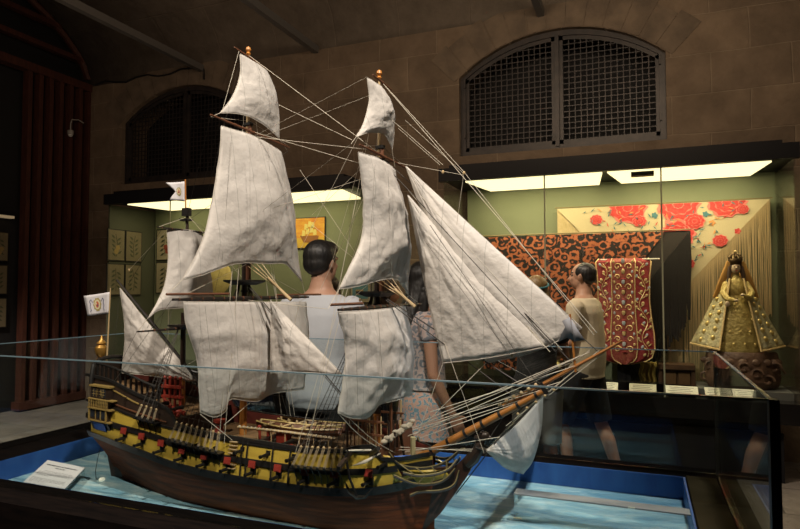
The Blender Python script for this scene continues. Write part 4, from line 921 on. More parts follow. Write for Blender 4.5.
sail('fore_topsail', Q(FS, (358, 152), (376, 160), (395, 170)), Q(FS, (339, 289), (352, 287), (370, 281), (386, 279), (397, 284), (408, 296)), Q(FS, (358, 152), (362, 190), (362, 235), (350, 265), (339, 289)), Q(FS, (395, 170), (403, 220), (408, 260), (408, 296)), .06, seed=5, wr=.008)
sail('fore_topgallant_sail', Q(FS-.005, (367, 78), (375, 84), (385, 91)), Q(FS-.005, (356, 137), (365, 133), (380, 134), (387, 142), (392, 150)), Q(FS-.005, (367, 78), (369, 100), (364, 122), (356, 137)), Q(FS-.005, (385, 91), (392, 110), (394, 132), (392, 150)), .03, seed=6, wr=.003)
sail('mizzen_topsail', Q(MZ+.02, (167, 229), (185, 230), (202, 232)), Q(MZ+.02, (148, 318), (158, 310), (178, 308), (196, 305), (214, 300)), Q(MZ+.02, (167, 229), (168, 260), (163, 290), (148, 318)), Q(MZ+.02, (202, 232), (209, 265), (214, 300)), .04, seed=7)
H_ = lambda *p: [shp(x, y, 0) for x, y in p]
sail('spanker', H_((120, 288), (160, 335), (196, 379)), H_((122, 373), (150, 375), (192, 381)), H_((120, 288), (125, 330), (122, 373)), H_((196, 379), (195, 380), (192, 381)), .03, (0, -1, 0), sail_x, seed=8, wr=.004)
sail('main_staysail', H_((271, 300), (271, 301)), H_((270.5, 373), (305, 372), (343, 375)), H_((271, 300), (271, 335), (270.5, 373)), H_((271, 301), (307, 338), (343, 375)), .02, (.3, -1, 0), sail_x, seed=9, wr=.003)
sail('fore_topmast_staysail', H_((408, 196), (409, 196)), H_((443, 363), (490, 357), (545, 347)), H_((408, 196), (426, 290), (443, 363)), H_((409, 196), (478, 275), (545, 347)), .035, (.2, -1, 0), sail_x, seed=10, wr=.004)
J = lambda *p: [shp(x, y, .02) for x, y in p]
sail('outer_jib', J((406, 167), (407, 167)), J((486, 363), (535, 351), (582, 328)), J((406, 167), (440, 262), (486, 363)), J((407, 167), (494, 247), (582, 328)), .03, (.2, -1, 0), sail_x, seed=11, wr=.004)
SS_ = 1.515
sail('spritsail', Q(SS_, (488, 449), (515, 424), (543, 395)), Q(SS_, (487, 452), (503, 468), (523, 474)), Q(SS_, (488, 449), (487, 450), (487, 452)), Q(SS_, (543, 395), (541, 430), (533, 460), (523, 474)), .03, seed=12, wr=.002)
m = MB(); a_, b_ = sq(484, 453, SS_-.01), sq(549, 388, SS_-.01); m.tube([a_, (a_+b_)/2, b_], [.003, .0055, .003], spar, n=7).build('spritsail_yard', ship)
m = MB(); m.tube(H_((117, 280), (155, 326), (199, 382)), [.004, .006, .005], spar, n=7).build('lateen_yard', ship)
# bowsprit and jibboom
m = MB(); bp0, bp1 = Vector((1.24, 0, .19)), shp(544, 391); m.tube([bp0, bp1], [.0145, .010], orw, n=10); bsp = m.build('bowsprit', ship)
for k in range(7):
    t = .2+.125*k; c = bp0.lerp(bp1, t); d = (bp1-bp0).normalized(); MB().tube([c-d*.004, c+d*.004], .0155-.004*t, hblk, n=10).build('band', bsp)
m = MB(); j0, j1 = bp0.lerp(bp1, .72)+Vector((0, 0, .02)), shp(622, 341); m.tube([j0, j1], [.007, .0035], brsp if 0 else orw, n=8); m.build('jibboom', ship)
MB().box(bp1+Vector((0, 0, .008)), (.012, .02, .036), hblk, Matrix.Rotation(R(-32), 3, 'Y')).build('bowsprit_cap', ship, smooth=False)
m = MB()
for k in range(6):
    c = bp0.lerp(bp1, .70+.05*k)+Vector((0, -.008, .030)); m.ball(c, .006, pw, 7, 5)
m.build('jib_block', ship)
MB().tube([shp(575.5, 372), shp(570, 314)], [.0035, .003], orw, n=7).build('jack_staff', ship)
fl = MB(); A = shp(570, 318); 
for pts in ([(570, 317), (562, 321), (565, 327), (558, 342), (567, 338), (574, 341)], [(571, 319), (578, 330), (585, 340), (577, 341), (574, 342)]):
    P_ = [shp(x, y, -.004) for x, y in pts]; fl.add(P_, [tuple(range(len(P_)))], mat('grey_flag', (.24, .24, .26), .85))
fl.build('jack_flag', ship, solid=.0015)
# head of the ship
kn = [(1.285, .0), (1.30, 0), (1.35, .055), (1.40, .125), (1.44, .185), (1.465, .235), (1.445, .25), (1.40, .205), (1.33, .19), (1.28, .19)]
MB().ext(kn, -.009, .009, mat('knee_brown', (.07, .028, .016), .45, col2=(.04, .018, .012), scale=9, stretch=(1, 1, 6)), 'Y').build('stem_knee', ship, smooth=False)
m = MB(); fg = mat('dark_bronze_figure', (.035, .022, .016), .4, .3)
m.tube([(1.435, 0, .215), (1.455, 0, .235), (1.472, 0, .262), (1.478, 0, .29)], [.018, .02, .017, .012], fg, n=9); m.ball((1.49, 0, .302), (.017, .013, .014), fg, 10, 7); m.ball((1.505, 0, .298), (.009, .007, .007), fg)
for sg in (-1, 1): m.tube([(1.468, sg*.012, .27), (1.488, sg*.016, .268), (1.502, sg*.012, .262)], [.006, .005, .004], fg, n=6); m.ball((1.482, sg*.010, .313), .004, fg)
for k in range(7): m.ball((1.474-.005*(k % 2), .012*math.cos(k*2.4), .285+.012*math.sin(k*1.3)), .009, fg, 6, 4)
m.build('figurehead', ship)
def hr(*pts): return resample([shp(x, y, t) for x, y, t in pts], 16)
hgold2 = mat('worn_gilt_rail', (.30, .24, .11), .35, .5)
rails = [hr((389, 452, -.11), (398, 463, -.10), (411, 467, -.08), (429, 467, -.055), (446, 461, -.03), (459, 450, -.012), (464, 449, -.004)),
         hr((403, 472, -.10), (419, 475, -.08), (437, 473, -.055), (449, 468, -.035), (457, 459, -.015)),
         hr((394, 475, -.11), (414, 483, -.09), (434, 483, -.06), (446, 478, -.038), (455, 468, -.018)),
         hr((410, 495, -.09), (420, 491, -.075), (440, 490, -.05), (454, 484, -.03), (459, 470, -.012))]
for sg in (1, -1):
    for rl in rails:
        r_ = [Vector((p.x, p.y*sg, p.z)) for p in rl]; m = MB(); m.tube(r_, .0021, hgold2, n=6); m.tube([p+Vector((0, 0, -.004)) for p in r_], .0034, hblk, n=6); m.build('head_rail', ship)
    for k in (3, 6, 9, 12):
        pp = [Vector((rails[i][k].x, rails[i][k].y*sg, rails[i][k].z)) for i in (0, 1, 2)]; MB().tube(pp, .0025, hgold2, n=5).build('head_timber', ship)
m = MB(); bl = mat('beakhead_blue', (.02, .09, .36), .5)
a = [shp(394, 456, -.09), shp(411, 455, -.04), shp(410, 464, -.05), shp(399, 464, -.085)]; m.add(a, [(0, 1, 2, 3)], bl)
m.build('beakhead_panel', ship, solid=.003)
m = MB(); m.add([shp(383, 455, -.115), shp(390, 456, -.11), shp(402, 476, -.09), shp(396, 482, -.10)], [(0, 1, 2, 3)], hyel); m.add([shp(396, 466, -.095), shp(412, 468, -.06), shp(412, 474, -.06), shp(402, 477, -.09)], [(0, 1, 2, 3)], inred); m.add([shp(404, 470, -.08), shp(444, 470, -.02), shp(450, 476, -.015), shp(420, 485, -.06)], [(0, 1, 2, 3)], hyel)
m.build('beakhead_cheek', ship, solid=.003)
m = MB(); m.tube([(1.18, -.13, .245), (1.20, -.165, .262), (1.235, -.195, .285)], .007, hblk, n=6); m.build('cathead', ship)
# anchor lashed at the bow
m = MB(); A = Vector((1.135, -.205, .225)); m.tube([A+Vector((-.0, 0, .03)), A+Vector((.012, .0, -.03)), A+Vector((.03, .012, -.085))], .004, hblk, n=6)
m.box(A+Vector((0, 0, .022)), (.012, .09, .010), hdk, Matrix.Rotation(R(20), 3, 'X')); m.tube([A+Vector((.075, .02, -.06)), A+Vector((.055, .016, -.085)), A+Vector((.03, .012, -.088)), A+Vector((.005, .012, -.075)), A+Vector((-.008, .012, -.05))], [.002, .005, .006, .005, .002], hblk, n=6)
m.tube([A+Vector((math.cos(t)*.009, 0, .040+math.sin(t)*.009)) for t in [2*PI*i/10 for i in range(11)]], .0018, hblk, n=5); m.build('anchor', ship)
m = MB(); m.tube(resample([A+Vector((0, 0, .045)), (1.16, -.19, .27), (1.20, -.17, .27)], 8), .0035, rope, n=5).build('anchor_cable', ship)
m = MB(); m.add([shp(352, 466, -.195), shp(381, 453, -.17), shp(366, 463, -.19)], [(0, 1, 2)], rope); m.build('furled_canvas', ship, solid=.003)
# deck furniture
def redgun(s, t, z, a=0):
    root = MB(); root.b2((-.02, -.012, .006), (.02, .012, .014), hred); 
    for sg in (-1, 1): root.add([(-.02, sg*.011, .008), (.022, sg*.011, .008), (.022, sg*.011, .024), (.004, sg*.011, .024), (-.02, sg*.011, .014)], [(0, 1, 2, 3, 4)], hred)
    for x in (-.014, .016):
        for sg in (-1, 1): root.tube([(x, sg*.011, .005), (x, sg*.017, .005)], .006, hred, n=8)
    o = root.build('gun_carriage', ship, solid=.002); o.location = (s, t, z); o.rotation_euler = (0, 0, a)
    g = MB(); g.tube([(-.024, 0, .026), (-.02, 0, .026), (.0, 0, .027), (.03, 0, .028), (.034, 0, .028)], [.003, .008, .007, .005, .0065], cannonm, n=9); g.build('gun_barrel', o)
for s, t, z in ((.40, -.10, .29), (.455, -.11, .222), (.52, -.115, .222), (.33, -.10, .30), (.26, -.095, .31), (.88, -.12, .222), (1.0, -.12, .222)): redgun(s, t, z, R(-90))
m = MB()
for s in (.285, .31, .335, .36):
    for k in range(1): m.tube([(s, -.05, .30), (s, -.05, .405)], .005, hred, n=6); m.ball((s, -.05, .412), .007, hred, 7, 5)
m.b2((.275, -.058, .375), (.37, -.042, .385), hred); m.b2((.275, -.058, .340), (.37, -.042, .348), hred)
m.tube([(.275, -.05, .34), (.37, -.09, .31)], .004, hred, n=5); m.build('belfry', ship)
m = MB()
for s, y in ((.735, -.08), (.75, -.05)): m.tube([(s, y, .222), (s, y, .272)], .006, hred, n=7); m.ball((s, y, .276), .008, hred, 7, 5)
m.b2((.79, -.06, .222), (.83, -.03, .262), hred); m.b2((.785, -.065, .262), (.835, -.025, .268), pw); m.build('bitts', ship)
m = MB(); m.lathe([(.02, 0), (.014, .01), (.012, .03), (.022, .035), (.022, .045)], (.50, 0, .222), hred, 12).build('capstan', ship)
# gangway with rope-bound rail
m = MB(); g0, g1 = shp(238, 427, -.10), shp(336, 439, -.10); m.tube([g0, (g0+g1)/2+Vector((0, 0, .003)), g1], .0045, pw, n=6)
for k in range(24):
    c = g0.lerp(g1, (k+.5)/24)+Vector((0, 0, .002)); m.ball(c, (.003, .0055, .0055), rope, 6, 4)
m.b2((g0.x, -.115, .228), (g1.x, -.085, .234), deckm); m.build('gangway_rail', ship)
for k in range(7):
    c = g0.lerp(g1, (k+.5)/7); MB().tube([(c.x, -.10, .222), (c.x, -.10, c.z)], .002, pw, n=5).build('gangway_post', ship)
# ship's boats amidships
def boat(name, s0, s1, t, z, w=.034, h=.03):
    m = MB(); n = 14; k = 9; rings = []
    for i in range(n+1):
        f = i/n; ww = w*(math.sin(PI*(.06+.88*f)))**.55; hh = h*(.75+.5*(2*f-1)**2*.5); s = s0+(s1-s0)*f
        rings.append([Vector((s, t-ww*math.cos(PI*j/k), z+hh-hh*1.0*math.sin(PI*j/k)**.7*(1-.2*abs(2*f-1)))) for j in range(k+1)])
    m.loft(rings, brsp, closed=False); b = m.build(name, ship, solid=.003)
    g = MB()
    for j in (0, k): g.tube([r[j] for r in rings], .0032, mat('boat_gilt', (.50, .36, .13), .4), n=5)
    g.build('gunwale', b)
    for f in (2, 5, 8, 11): MB().box((s0+(s1-s0)*f/n, t, z+h*.75), (.010, w*1.7, .003), pw).build('thwart', b, smooth=False)
    g = MB()
    for f in (1, 3, 5, 7, 9, 11): g.lathe([(.004, 0), (.005, .006), (.002, .012)], rings[f][0], pw, 6)
    g.build('thole', b)
boat('longboat', .70, 1.02, -.035, .258); boat('pinnace', .72, .98, .06, .25)
m = MB()
for s in (.78, .93): m.b2((s-.006, -.15, .24), (s+.006, .15, .250), hdk)
m.build('boat_skid', ship, smooth=False)
# fore deck: fife rails, pin racks, hammock netting
m = MB(); rr = random.Random(5)
for k in range(26):
    s = 1.06+.17*rr.random(); y = rr.uniform(-.10, .08); h = rr.uniform(.05, .13); m.tube([(s, y, .25), (s, y, .25+h)], .0035, rr.choice([brsp, hdk, pw, hdk]), n=5)
for z in (.29, .33): m.b2((1.07, -.09, z), (1.20, -.083, z+.006), brsp); m.b2((1.07, .06, z), (1.20, .067, z+.006), brsp)
for k in range(10): m.tube([(1.075+.013*k, -.088, .255), (1.075+.013*k, -.088, .35)], .0022, pw if k % 3 == 0 else brsp, n=5)
m.build('fife_rail', ship)
m = MB(); h0, h1 = shp(384, 442, -.10), shp(412, 423, .0)
for k in range(11):
    c = h0.lerp(h1, k/10)+Vector((0, 0, .006*math.sin(k*2))); m.ball(c, (.011, .011, .008), mat('hammock_canvas', (.36, .30, .22), .9), 8, 6); 
m.tube([h0, h1], .0085, MATS['hammock_canvas'], n=8); m.build('hammock_netting', ship)
MB().tube([shp(413, 466, -.03), shp(413, 437, -.03)], .0085, mat('cream_post', (.50, .42, .22), .5), n=8).build('knighthead', ship)
MB().tube([shp(404, 455, 0), shp(400, 432, -.02), shp(408, 424, -.0)], [.004, .006, .004], hblk, n=6).build('davit', ship)
m = MB(); 
for k in range(9):
    s = .46+.026*k; m.add([(s-.006, -hb(s, .24)-.033, .244), (s+.006, -hb(s, .24)-.033, .244), (s, -hb(s, .2)-.006, .195)], [(0, 1, 2)], hdk)
# rigging
def ln(name, a, b, r=.0009, mt=rope, sag=0):
    a, b = Vector(a), Vector(b)
    pts = [a, b] if not sag else [a.lerp(b, i/8)-Vector((0, 0, sag*math.sin(PI*i/8))) for i in range(9)]
    return MB().tube(pts, r, mt, n=4).build(name, ship)
T0 = lambda s, z, t=0: Vector((s, t, z))
mt3, ft3 = T0(MN+.006, 1.59), T0(FR+.006, 1.425); mt2, ft2 = T0(MN+.016, 1.29), T0(FR+.016, 1.16); mt1, ft1 = T0(MN+.01, .76), T0(FR+.01, .72)
jt = shp(597, 352); jm = shp(572, 363)
ln('stay', mt3, T0(FR, 1.185)); ln('stay', mt2+Vector((0, 0, .02)), T0(FR, 1.13)); ln('stay', mt2, shp(372, 150)); ln('stay', shp(279, 105), shp(352, 140), .0008); ln('stay', mt1, T0(FR, .27), .0022, drope); ln('stay', mt1+Vector((0, -.01, 0)), T0(FR-.02, .28), .0015, drope)
ln('stay', ft3, shp(597, 333), .0010); ln('stay', ft3, shp(464, 172), .0008); ln('stay', shp(464, 172), shp(594, 335), .0008); ln('stay', ft2+Vector((0, .03, 0)), jt+Vector((0, .02, 0)), .0012, drope); ln('stay', ft2+Vector((.01, 0, -.02)), jm, .0016, drope); ln('stay', ft1, bp1-Vector((.04, 0, 0)), .0022, drope); ln('stay', ft1+Vector((0, -.01, 0)), bp0.lerp(bp1, .85), .0016, drope)
ln('stay', shp(408, 190), shp(550, 352), .0011); ln('stay', shp(430, 225, -.055), shp(538, 385, -.02), .0009, drope); ln('sheet', shp(417, 200, -.06), shp(556, 352, -.05), .0011, drope); ln('sheet', shp(421, 196, -.06), shp(562, 350, -.05), .0008, rope); ln('sheet', shp(424, 240, -.06), shp(510, 354, -.05), .0006, drope); ln('stay', shp(398, 163), shp(463, 175), .0007); ln('stay', shp(392, 120), shp(443, 165), .0007)
for a, b in (((464, 172), (456, 230)), ((405, 120), (464, 174)), ((398, 128), (440, 165))): ln('halyard', shp(*a), shp(*b), .0006)
ln('stay', T0(MZ+.012, 1.02), mt1, .0008); ln('stay', T0(MZ, .62), T0(MN, .30), .0014, drope)
# stay collars: pale tapering rope fans below the tops
for (x0, y0, x1, y1) in ((256, 266, 291, 300), (384, 280, 415, 307)):
    a, b = shp(x0, y0, -.01), shp(x1, y1, -.01); c = MB(); c.tube([a.lerp(b, .35), b], [.0045, .006], pw, n=7)
    for k in range(6): c.tube([a+Vector((.012*(k-3), 0, .01*(k % 2))), b-(b-a)*.25], .0013, pw, n=4)
    c.build('stay_collar', ship)
# backstays
for s, top, t1 in ((MN, mt3, .70), (MN, mt2, .66), (MN, mt2, .72), (FR, ft3, 1.03), (FR, ft2, .99), (FR, ft2, 1.02), (MZ, T0(MZ+.01, 1.0), .40)):
    sb = t1-(.0 if s != MN else .0); zz = .245 if sb > .42 else .28
    for sg in (-1, 1): ln('backstay', top, (sb-.03, sg*(hb(sb-.03, zz)+.028), zz), .0009, rope if s != MZ else drope)
# braces and lifts
for s, z, half, cap in ((MN+.03, .706, .365, .83), (MN+.032, 1.302, .215, 1.345), (FR+.03, .682, .295, .79), (FR+.026, 1.166, .165, 1.205), (MZ+.02, .957, .155, 1.01)):
    for sg in (-1, 1):
        ln('lift', (s, sg*half, z), (s-.015, 0, cap), .0007)
ln('brace', sq(210, 118, MN+.03), T0(MZ, .98), .0007, drope); ln('brace', sq(288, 151, MN+.03), T0(MZ, .99), .0007, drope)
ln('brace', sq(239, 51, MN+.03), sq(222, 112, MN+.03), .0008); ln('brace', sq(240, 60, MN+.02), shp(206, 200), .0007, drope); ln('brace', sq(222, 112, MN+.03), shp(203, 185), .0006, drope)
ln('brace', sq(173, 298, MN+.03), (.12, -.13, .40), .0008); ln('brace', sq(306, 298, MN+.03), (.15, .13, .40), .0008)
ln('brace', sq(327, 309, FR+.03), T0(MN, .70), .0007); ln('brace', sq(350, 145, FR+.02), T0(MN+.01, .98), .0007); ln('brace', sq(395, 168, FR+.02), T0(MN+.01, 1.0), .0007); ln('brace', sq(367, 77, FR+.02), T0(MN+.01, 1.28), .0007); ln('brace', sq(384, 90, FR+.02), T0(MN+.01, 1.27), .0007)
ln('brace', sq(137, 331, MZ), (.10, -.12, .41), .0006, drope); ln('brace', sq(163, 227, MZ+.01), shp(128, 285), .0007, drope); ln('brace', sq(200, 231, MZ+.01), shp(262, 240), .0006)
# sheets and tacks
ln('sheet', sq(200, 414, MS), shp(232, 440, -.18), .0012); ln('sheet', sq(252, 401, MS), shp(224, 425, -.16), .0011); ln('tack', sq(338, 413, FS), shp(381, 449, -.12), .0013, rope, .012); ln('tack', sq(349, 418, FS), shp(395, 453, -.06), .0011, rope, .01)
ln('sheet', sq(182, 280, MS), sq(165, 297, MN+.03), .0009); ln('sheet', sq(302, 282, MS), sq(306, 298, MN+.03), .0009); ln('sheet', sq(339, 289, FS), sq(328, 309, FR+.03), .0009); ln('sheet', sq(408, 296, FS), sq(405, 305, FR+.03), .0009)
ln('sheet', sq(220, 113, MS), sq(211, 117, MN+.03), .0009); ln('sheet', sq(279, 139, MS), sq(287, 150, MN+.03), .0009); ln('sheet', sq(356, 137, FS), sq(351, 144, FR+.03), .0009); ln('sheet', sq(392, 150, FS), sq(395, 167, FR+.03), .0009); ln('sheet', sq(148, 318, MZ+.02), sq(138, 331, MZ), .0009)
ln('sheet', shp(443, 363), shp(416, 440, -.06), .0009); ln('sheet', shp(486, 363), shp(424, 425, -.05), .0010); ln('sheet', shp(343, 375), shp(352, 440, -.05), .0009)
# bundle of light lines running from forecastle to the bowsprit end
for k, (x0, y0, x1, y1) in enumerate([(412, 428, 560, 382), (413, 430, 548, 388), (418, 432, 556, 372), (414, 434, 540, 394), (420, 438, 520, 402), (405, 452, 500, 437), (420, 425, 573, 362), (398, 450, 489, 449), (430, 412, 538, 378), (408, 436, 552, 380), (425, 420, 580, 356), (400, 447, 487, 452), (500, 392, 590, 352), (470, 400, 575, 366)]):
    ln('bowline', shp(x0, y0, -.03), shp(x1, y1, -.004*(k % 3)), .0011)
ln('bobstay', T0(1.40, .12), bp0.lerp(bp1, .9), .0016, drope); ln('bobstay', T0(1.36, .07), bp0.lerp(bp1, .75), .0014, drope)
for sg in (-1, 1): ln('spritsail_brace', a_ if sg < 0 else b_, shp(440, 330, 0), .0007)
ln('martingale', jt, shp(540, 400), .0009); ln('martingale', shp(615, 344), shp(548, 396), .0009); ln('footrope', shp(600, 350), shp(506, 426), .0011); ln('footrope', shp(590, 350), shp(512, 415), .0009)
for k in range(5):
    c = shp(518+9*k, 414-6*k, -.01); MB().ball(c, .0045, pw, 7, 5).build('block', ship)
for x, y in ((241, 182), (129, 270), (443, 172), (360, 300), (370, 245), (284, 372), (464, 173), (512, 355)): MB().ball(shp(x, y), (.0045, .003, .006), pw, 7, 5).build('block', ship)
ln('pennant', shp(240, 182), shp(206, 330), .0006, drope); ln('pennant', shp(129, 270), shp(165, 232), .0007); ln('halyard', shp(284, 372), shp(300, 300), .0007)
for x0, y0, x1, y1 in [(160, 300, 127, 372), (166, 300, 150, 375), (120, 288, 112, 368), (300, 250, 372, 110), (312, 215, 370, 160), (312, 225, 356, 260), (320, 290, 372, 180), (330, 270, 366, 140), (335, 300, 368, 160), (300, 170, 360, 260)]: ln('running_line', shp(x0, y0, -.02), shp(x1, y1, -.01), .0006, rope if x0 > 200 else drope)
# buntlines lying on the faces of the sails
for x0, y0, x1, y1, s in [(232, 135, 222, 262, MS+.03), (250, 140, 250, 262, MS+.085), (268, 148, 276, 262, MS+.06), (205, 306, 215, 395, MS+.05), (235, 306, 240, 398, MS+.075), (262, 306, 262, 392, MS+.075), (355, 314, 358, 405, FS+.05), (378, 312, 384, 400, FS+.06), (375, 165, 368, 278, FS+.07), (388, 170, 392, 276, FS+.05)]:
    ln('buntline', sq(x0, y0, s), sq(x1, y1, s), .0005, mat('grey_line', (.22, .20, .17), .8))
# ------------------------------------------------------------------ people
def remeshed(m, name, parent, voxel, mats_fn=None, smooth=3):
    me = bpy.data.meshes.new(name); me.from_pydata(m.v, [], m.f); o = bpy.data.objects.new(name, me); C.objects.link(o)
    d = o.modifiers.new('r', 'REMESH'); d.mode = 'VOXEL'; d.voxel_size = voxel
    d = o.modifiers.new('s', 'SMOOTH'); d.factor = .5; d.iterations = smooth
    dg = bpy.context.evaluated_depsgraph_get(); me2 = bpy.data.meshes.new_from_object(o.evaluated_get(dg)); bpy.data.objects.remove(o)
    me2.materials.clear()
    for mm in m.mats: me2.materials.append(mm)
    me2.polygons.foreach_set('use_smooth', [True]*len(me2.polygons)); me2.polygons.foreach_set('material_index', [0]*len(me2.polygons))
    if mats_fn:
        for p in me2.polygons: p.material_index = mats_fn(p.center)
    me2.update(); o = bpy.data.objects.new(name, me2); C.objects.link(o)
    if parent: o.parent = parent
    return o
def limb(m, pts, rad, mt, n=10):
    m.tube(pts, rad, mt, n=n)
    for p, r in zip(pts, rad): m.ball(p, r, mt, 10, 7)
def ell(cx, cy, z, rx, ry, n=20): return [Vector((cx+rx*math.cos(2*PI*j/n), cy+ry*math.sin(2*PI*j/n), z)) for j in range(n)]
def hand(m, w, d, side, mt, curl=.5, sc=1.):
    "w wrist, d direction of the hand; five fingers that bend towards the body side"
    w = Vector(w); d = Vector(d).normalized(); fw = Vector((0, 1, 0)); 
    if abs(d.dot(fw)) > .85: fw = Vector((0, 0, 1))
    a = (fw-d*fw.dot(d)).normalized(); nrm = d.cross(a).normalized()
    if nrm.x*side > 0: nrm = -nrm
    pc = w+d*.045*sc
    m.loft([[w+d*t*sc+a*math.cos(q)*x*sc+nrm*math.sin(q)*y*sc for q in [2*PI*i/10 for i in range(10)]] for t, x, y in ((-.01, .024, .019), (.02, .033, .016), (.06, .040, .015), (.088, .038, .012))], mt)
    for k, (off, L_) in enumerate(((.029, .070), (.010, .080), (-.010, .074), (-.029, .058))):
        p = w+d*.080*sc+a*off*sc; d1 = (d+nrm*curl*.5).normalized(); p1 = p+d1*L_*.45*sc; d2 = (d+nrm*curl*1.5).normalized(); p2 = p1+d2*L_*.32*sc; d3 = (d*.6+nrm*curl*2).normalized(); p3 = p2+d3*L_*.25*sc
        limb(m, [p, p1, p2, p3], [.0095*sc, .0088*sc, .008*sc, .007*sc], mt, 7)
    t0 = w+d*.022*sc+a*.026*sc; t1 = t0+(d*.6+a*.8).normalized()*.036*sc; t2 = t1+(d*.95+a*.25+nrm*.2).normalized()*.030*sc
    limb(m, [t0, t1, t2], [.013*sc, .011*sc, .009*sc], mt, 7)
def person(label, loc, rz, H, skin, armsL, armsR, legsL, legsR, female=False, turn=0, nod=0, hair='short', haircol=None, top=None, sleeve=.5, bottom='shorts', bcol=None, socks=False, top_hem=.86, lean=0, beltw=1.0, build=1.0, balding=False, voxel=.011, shoe=None, group=None, headband=None):
    root = thing('person', label, 'person', loc, rz, group); k = H/1.72; fs = .9 if female else 1.
    sk = MB(); brow = mat('face_dark', (.02, .013, .010), .6); lip = mat('lip_tone', (skin_rgb[skin][0]*.75, skin_rgb[skin][1]*.5, skin_rgb[skin][2]*.5), .5)
    S = MATS[skin]; sk.mi(S); sk.mi(brow); sk.mi(lip)
    def v(x, y, z): return Vector((x*k, y*k+lean*max(0, z-.9)*k, z*k))
    def ring(cx, cy, z, rx, ry): return [v(cx, cy, z)+Vector((rx*k*math.cos(2*PI*j/20), ry*k*math.sin(2*PI*j/20), 0)) for j in range(20)]
    b = build; sw = .185*fs*b
    torso = [(.86, .155*b, .105*b), (.93, .168*b*(1.03 if female else 1), .118*b), (1.02, .148*b*fs*beltw, .108*b*beltw), (1.12, .142*b*fs*beltw, .108*b*beltw), (1.24, .160*b*fs, .118*b), (1.34, .174*b*fs, .110*b), (1.39, .165*b*fs, .094*b), (1.42, .140*fs, .082), (1.448, .105*fs, .072), (1.475, .070*fs, .062), (1.52, .054*fs, .056), (1.57, .052*fs, .054)]
    sk.loft([ring(0, .0 if z < 1.45 else .004, z, rx, ry) for z, rx, ry in torso], S)
    if female:
        for sg in (-1, 1): sk.ball(v(sg*.075, .085, 1.27), .062*k, S, 12, 8)
    # head
    hc = v(0, .018, 1.615); rot = Matrix.Rotation(turn, 3, 'Z') @ Matrix.Rotation(nod, 3, 'X')
    def h(x, y, z): return hc+rot @ Vector((x*k, y*k, z*k))
    def hball(c, r, mt=S, n=14, q=10): sk.ball(h(*c), (r[0]*k, r[1]*k, r[2]*k), mt, n, q, rot)
    hball((0, -.012, .022), (.074, .092, .085), S, 20, 14); hball((0, .022, -.032), (.058, .064, .074), S, 18, 12); hball((0, .052, -.078), (.026, .024, .020)); 
    for sg in (-1, 1):
        hball((sg*.034, .058, -.014), (.022, .018, .018)); hball((sg*.034, .066, .028), (.026, .014, .008)); hball((sg*.074, -.008, -.005), (.009, .016, .028)); hball((sg*.080, -.013, .004), (.006, .010, .018))
    sk.tube([h(0, .074, .022), h(0, .088, .0), h(0, .103, -.020), h(0, .086, -.030)], [.009*k, .011*k, .015*k, .011*k], S, n=8)
    for sg in (-1, 1): hball((sg*.013, .086, -.024), (.009, .010, .008))
    hball((0, .082, -.046), (.024, .009, .006)); hball((0, .081, -.056), (.021, .009, .007))
    limb(sk, [v(0, .0, 1.50), h(0, -.012, -.05)], [.054*k*fs, .052*k*fs], S)
    for sg, A in ((-1, armsL), (1, armsR)):
        sh, el, wr, hd = [v(*p) for p in A]
        limb(sk, [sh, sh.lerp(el, .5), el, el.lerp(wr, .4), wr], [.052*k*fs*b, .043*k*fs*b, .036*k*fs, .036*k*fs, .024*k*fs], S); hand(sk, wr, hd-wr, sg, S, .55, k*fs)
    for A in (legsL, legsR):
        hp, kn, an, toe = [v(*p) for p in A]
        calf = kn.lerp(an, .35)-Vector((0, .012, 0))
        limb(sk, [hp, hp.lerp(kn, .5), kn, calf, an], [.088*k*b, .070*k*b, .050*k, .053*k, .034*k], S)
        limb(sk, [an-Vector((0, .03*k, .045*k)), an+(toe-an)*.45-Vector((0, 0, .01)), toe], [.034*k, .036*k, .026*k], S)
    inv = rot.inverted()
    def pick(c):
        q_ = inv @ (c-hc)/k
        if q_.y > .045 and abs(q_.z) < .12:
            if .004 < q_.z < .016 and .016 < abs(q_.x) < .05: return 1
            if .030 < q_.z < .038 and .014 < abs(q_.x) < .055 and q_.y > .05: return 1
            if -.062 < q_.z < -.043 and abs(q_.x) < .024 and q_.y > .07: return 2
        return 0
    remeshed(sk, 'body', root, voxel*.75, pick, 2)
    # clothing
    t = MB(); tm = top; g = .014
    tr = [r_ for r_ in torso if top_hem <= r_[0] <= 1.45]
    if not tr or tr[0][0] > top_hem+.01: tr = [(top_hem, torso[1][1]*1.0+.004, torso[1][2]+.004)]+tr
    t.loft([ring(0, 0, z, rx+g*(1.5 if z < 1.1 else 1)+(.012*math.sin(z*40) if z < 1.2 else 0)*.4, ry+g*(1.6 if z < 1.1 else 1)) for z, rx, ry in tr], tm)
    if female:
        for sg in (-1, 1): t.ball(v(sg*.075, .085, 1.27), .072*k, tm, 12, 8)
    for A in (armsL, armsR):
        sh, el, wr, hd = [v(*p) for p in A]; t.ball(sh-Vector((0, 0, .012)), .064*k*fs*b, tm, 12, 8)
        if sleeve: 
            e_ = sh.lerp(el, min(1, sleeve)); t.tube([sh, sh.lerp(e_, .5), e_], [.066*k*fs*b, .062*k*fs*b, .060*k*fs*b], tm, n=12)
            if sleeve > 1: t.tube([e_, el.lerp(wr, sleeve-1)], [.05*k, .042*k], tm, n=12)
    remeshed(t, 'top', root, voxel, None, 3)
    c = MB(); bm_ = bcol
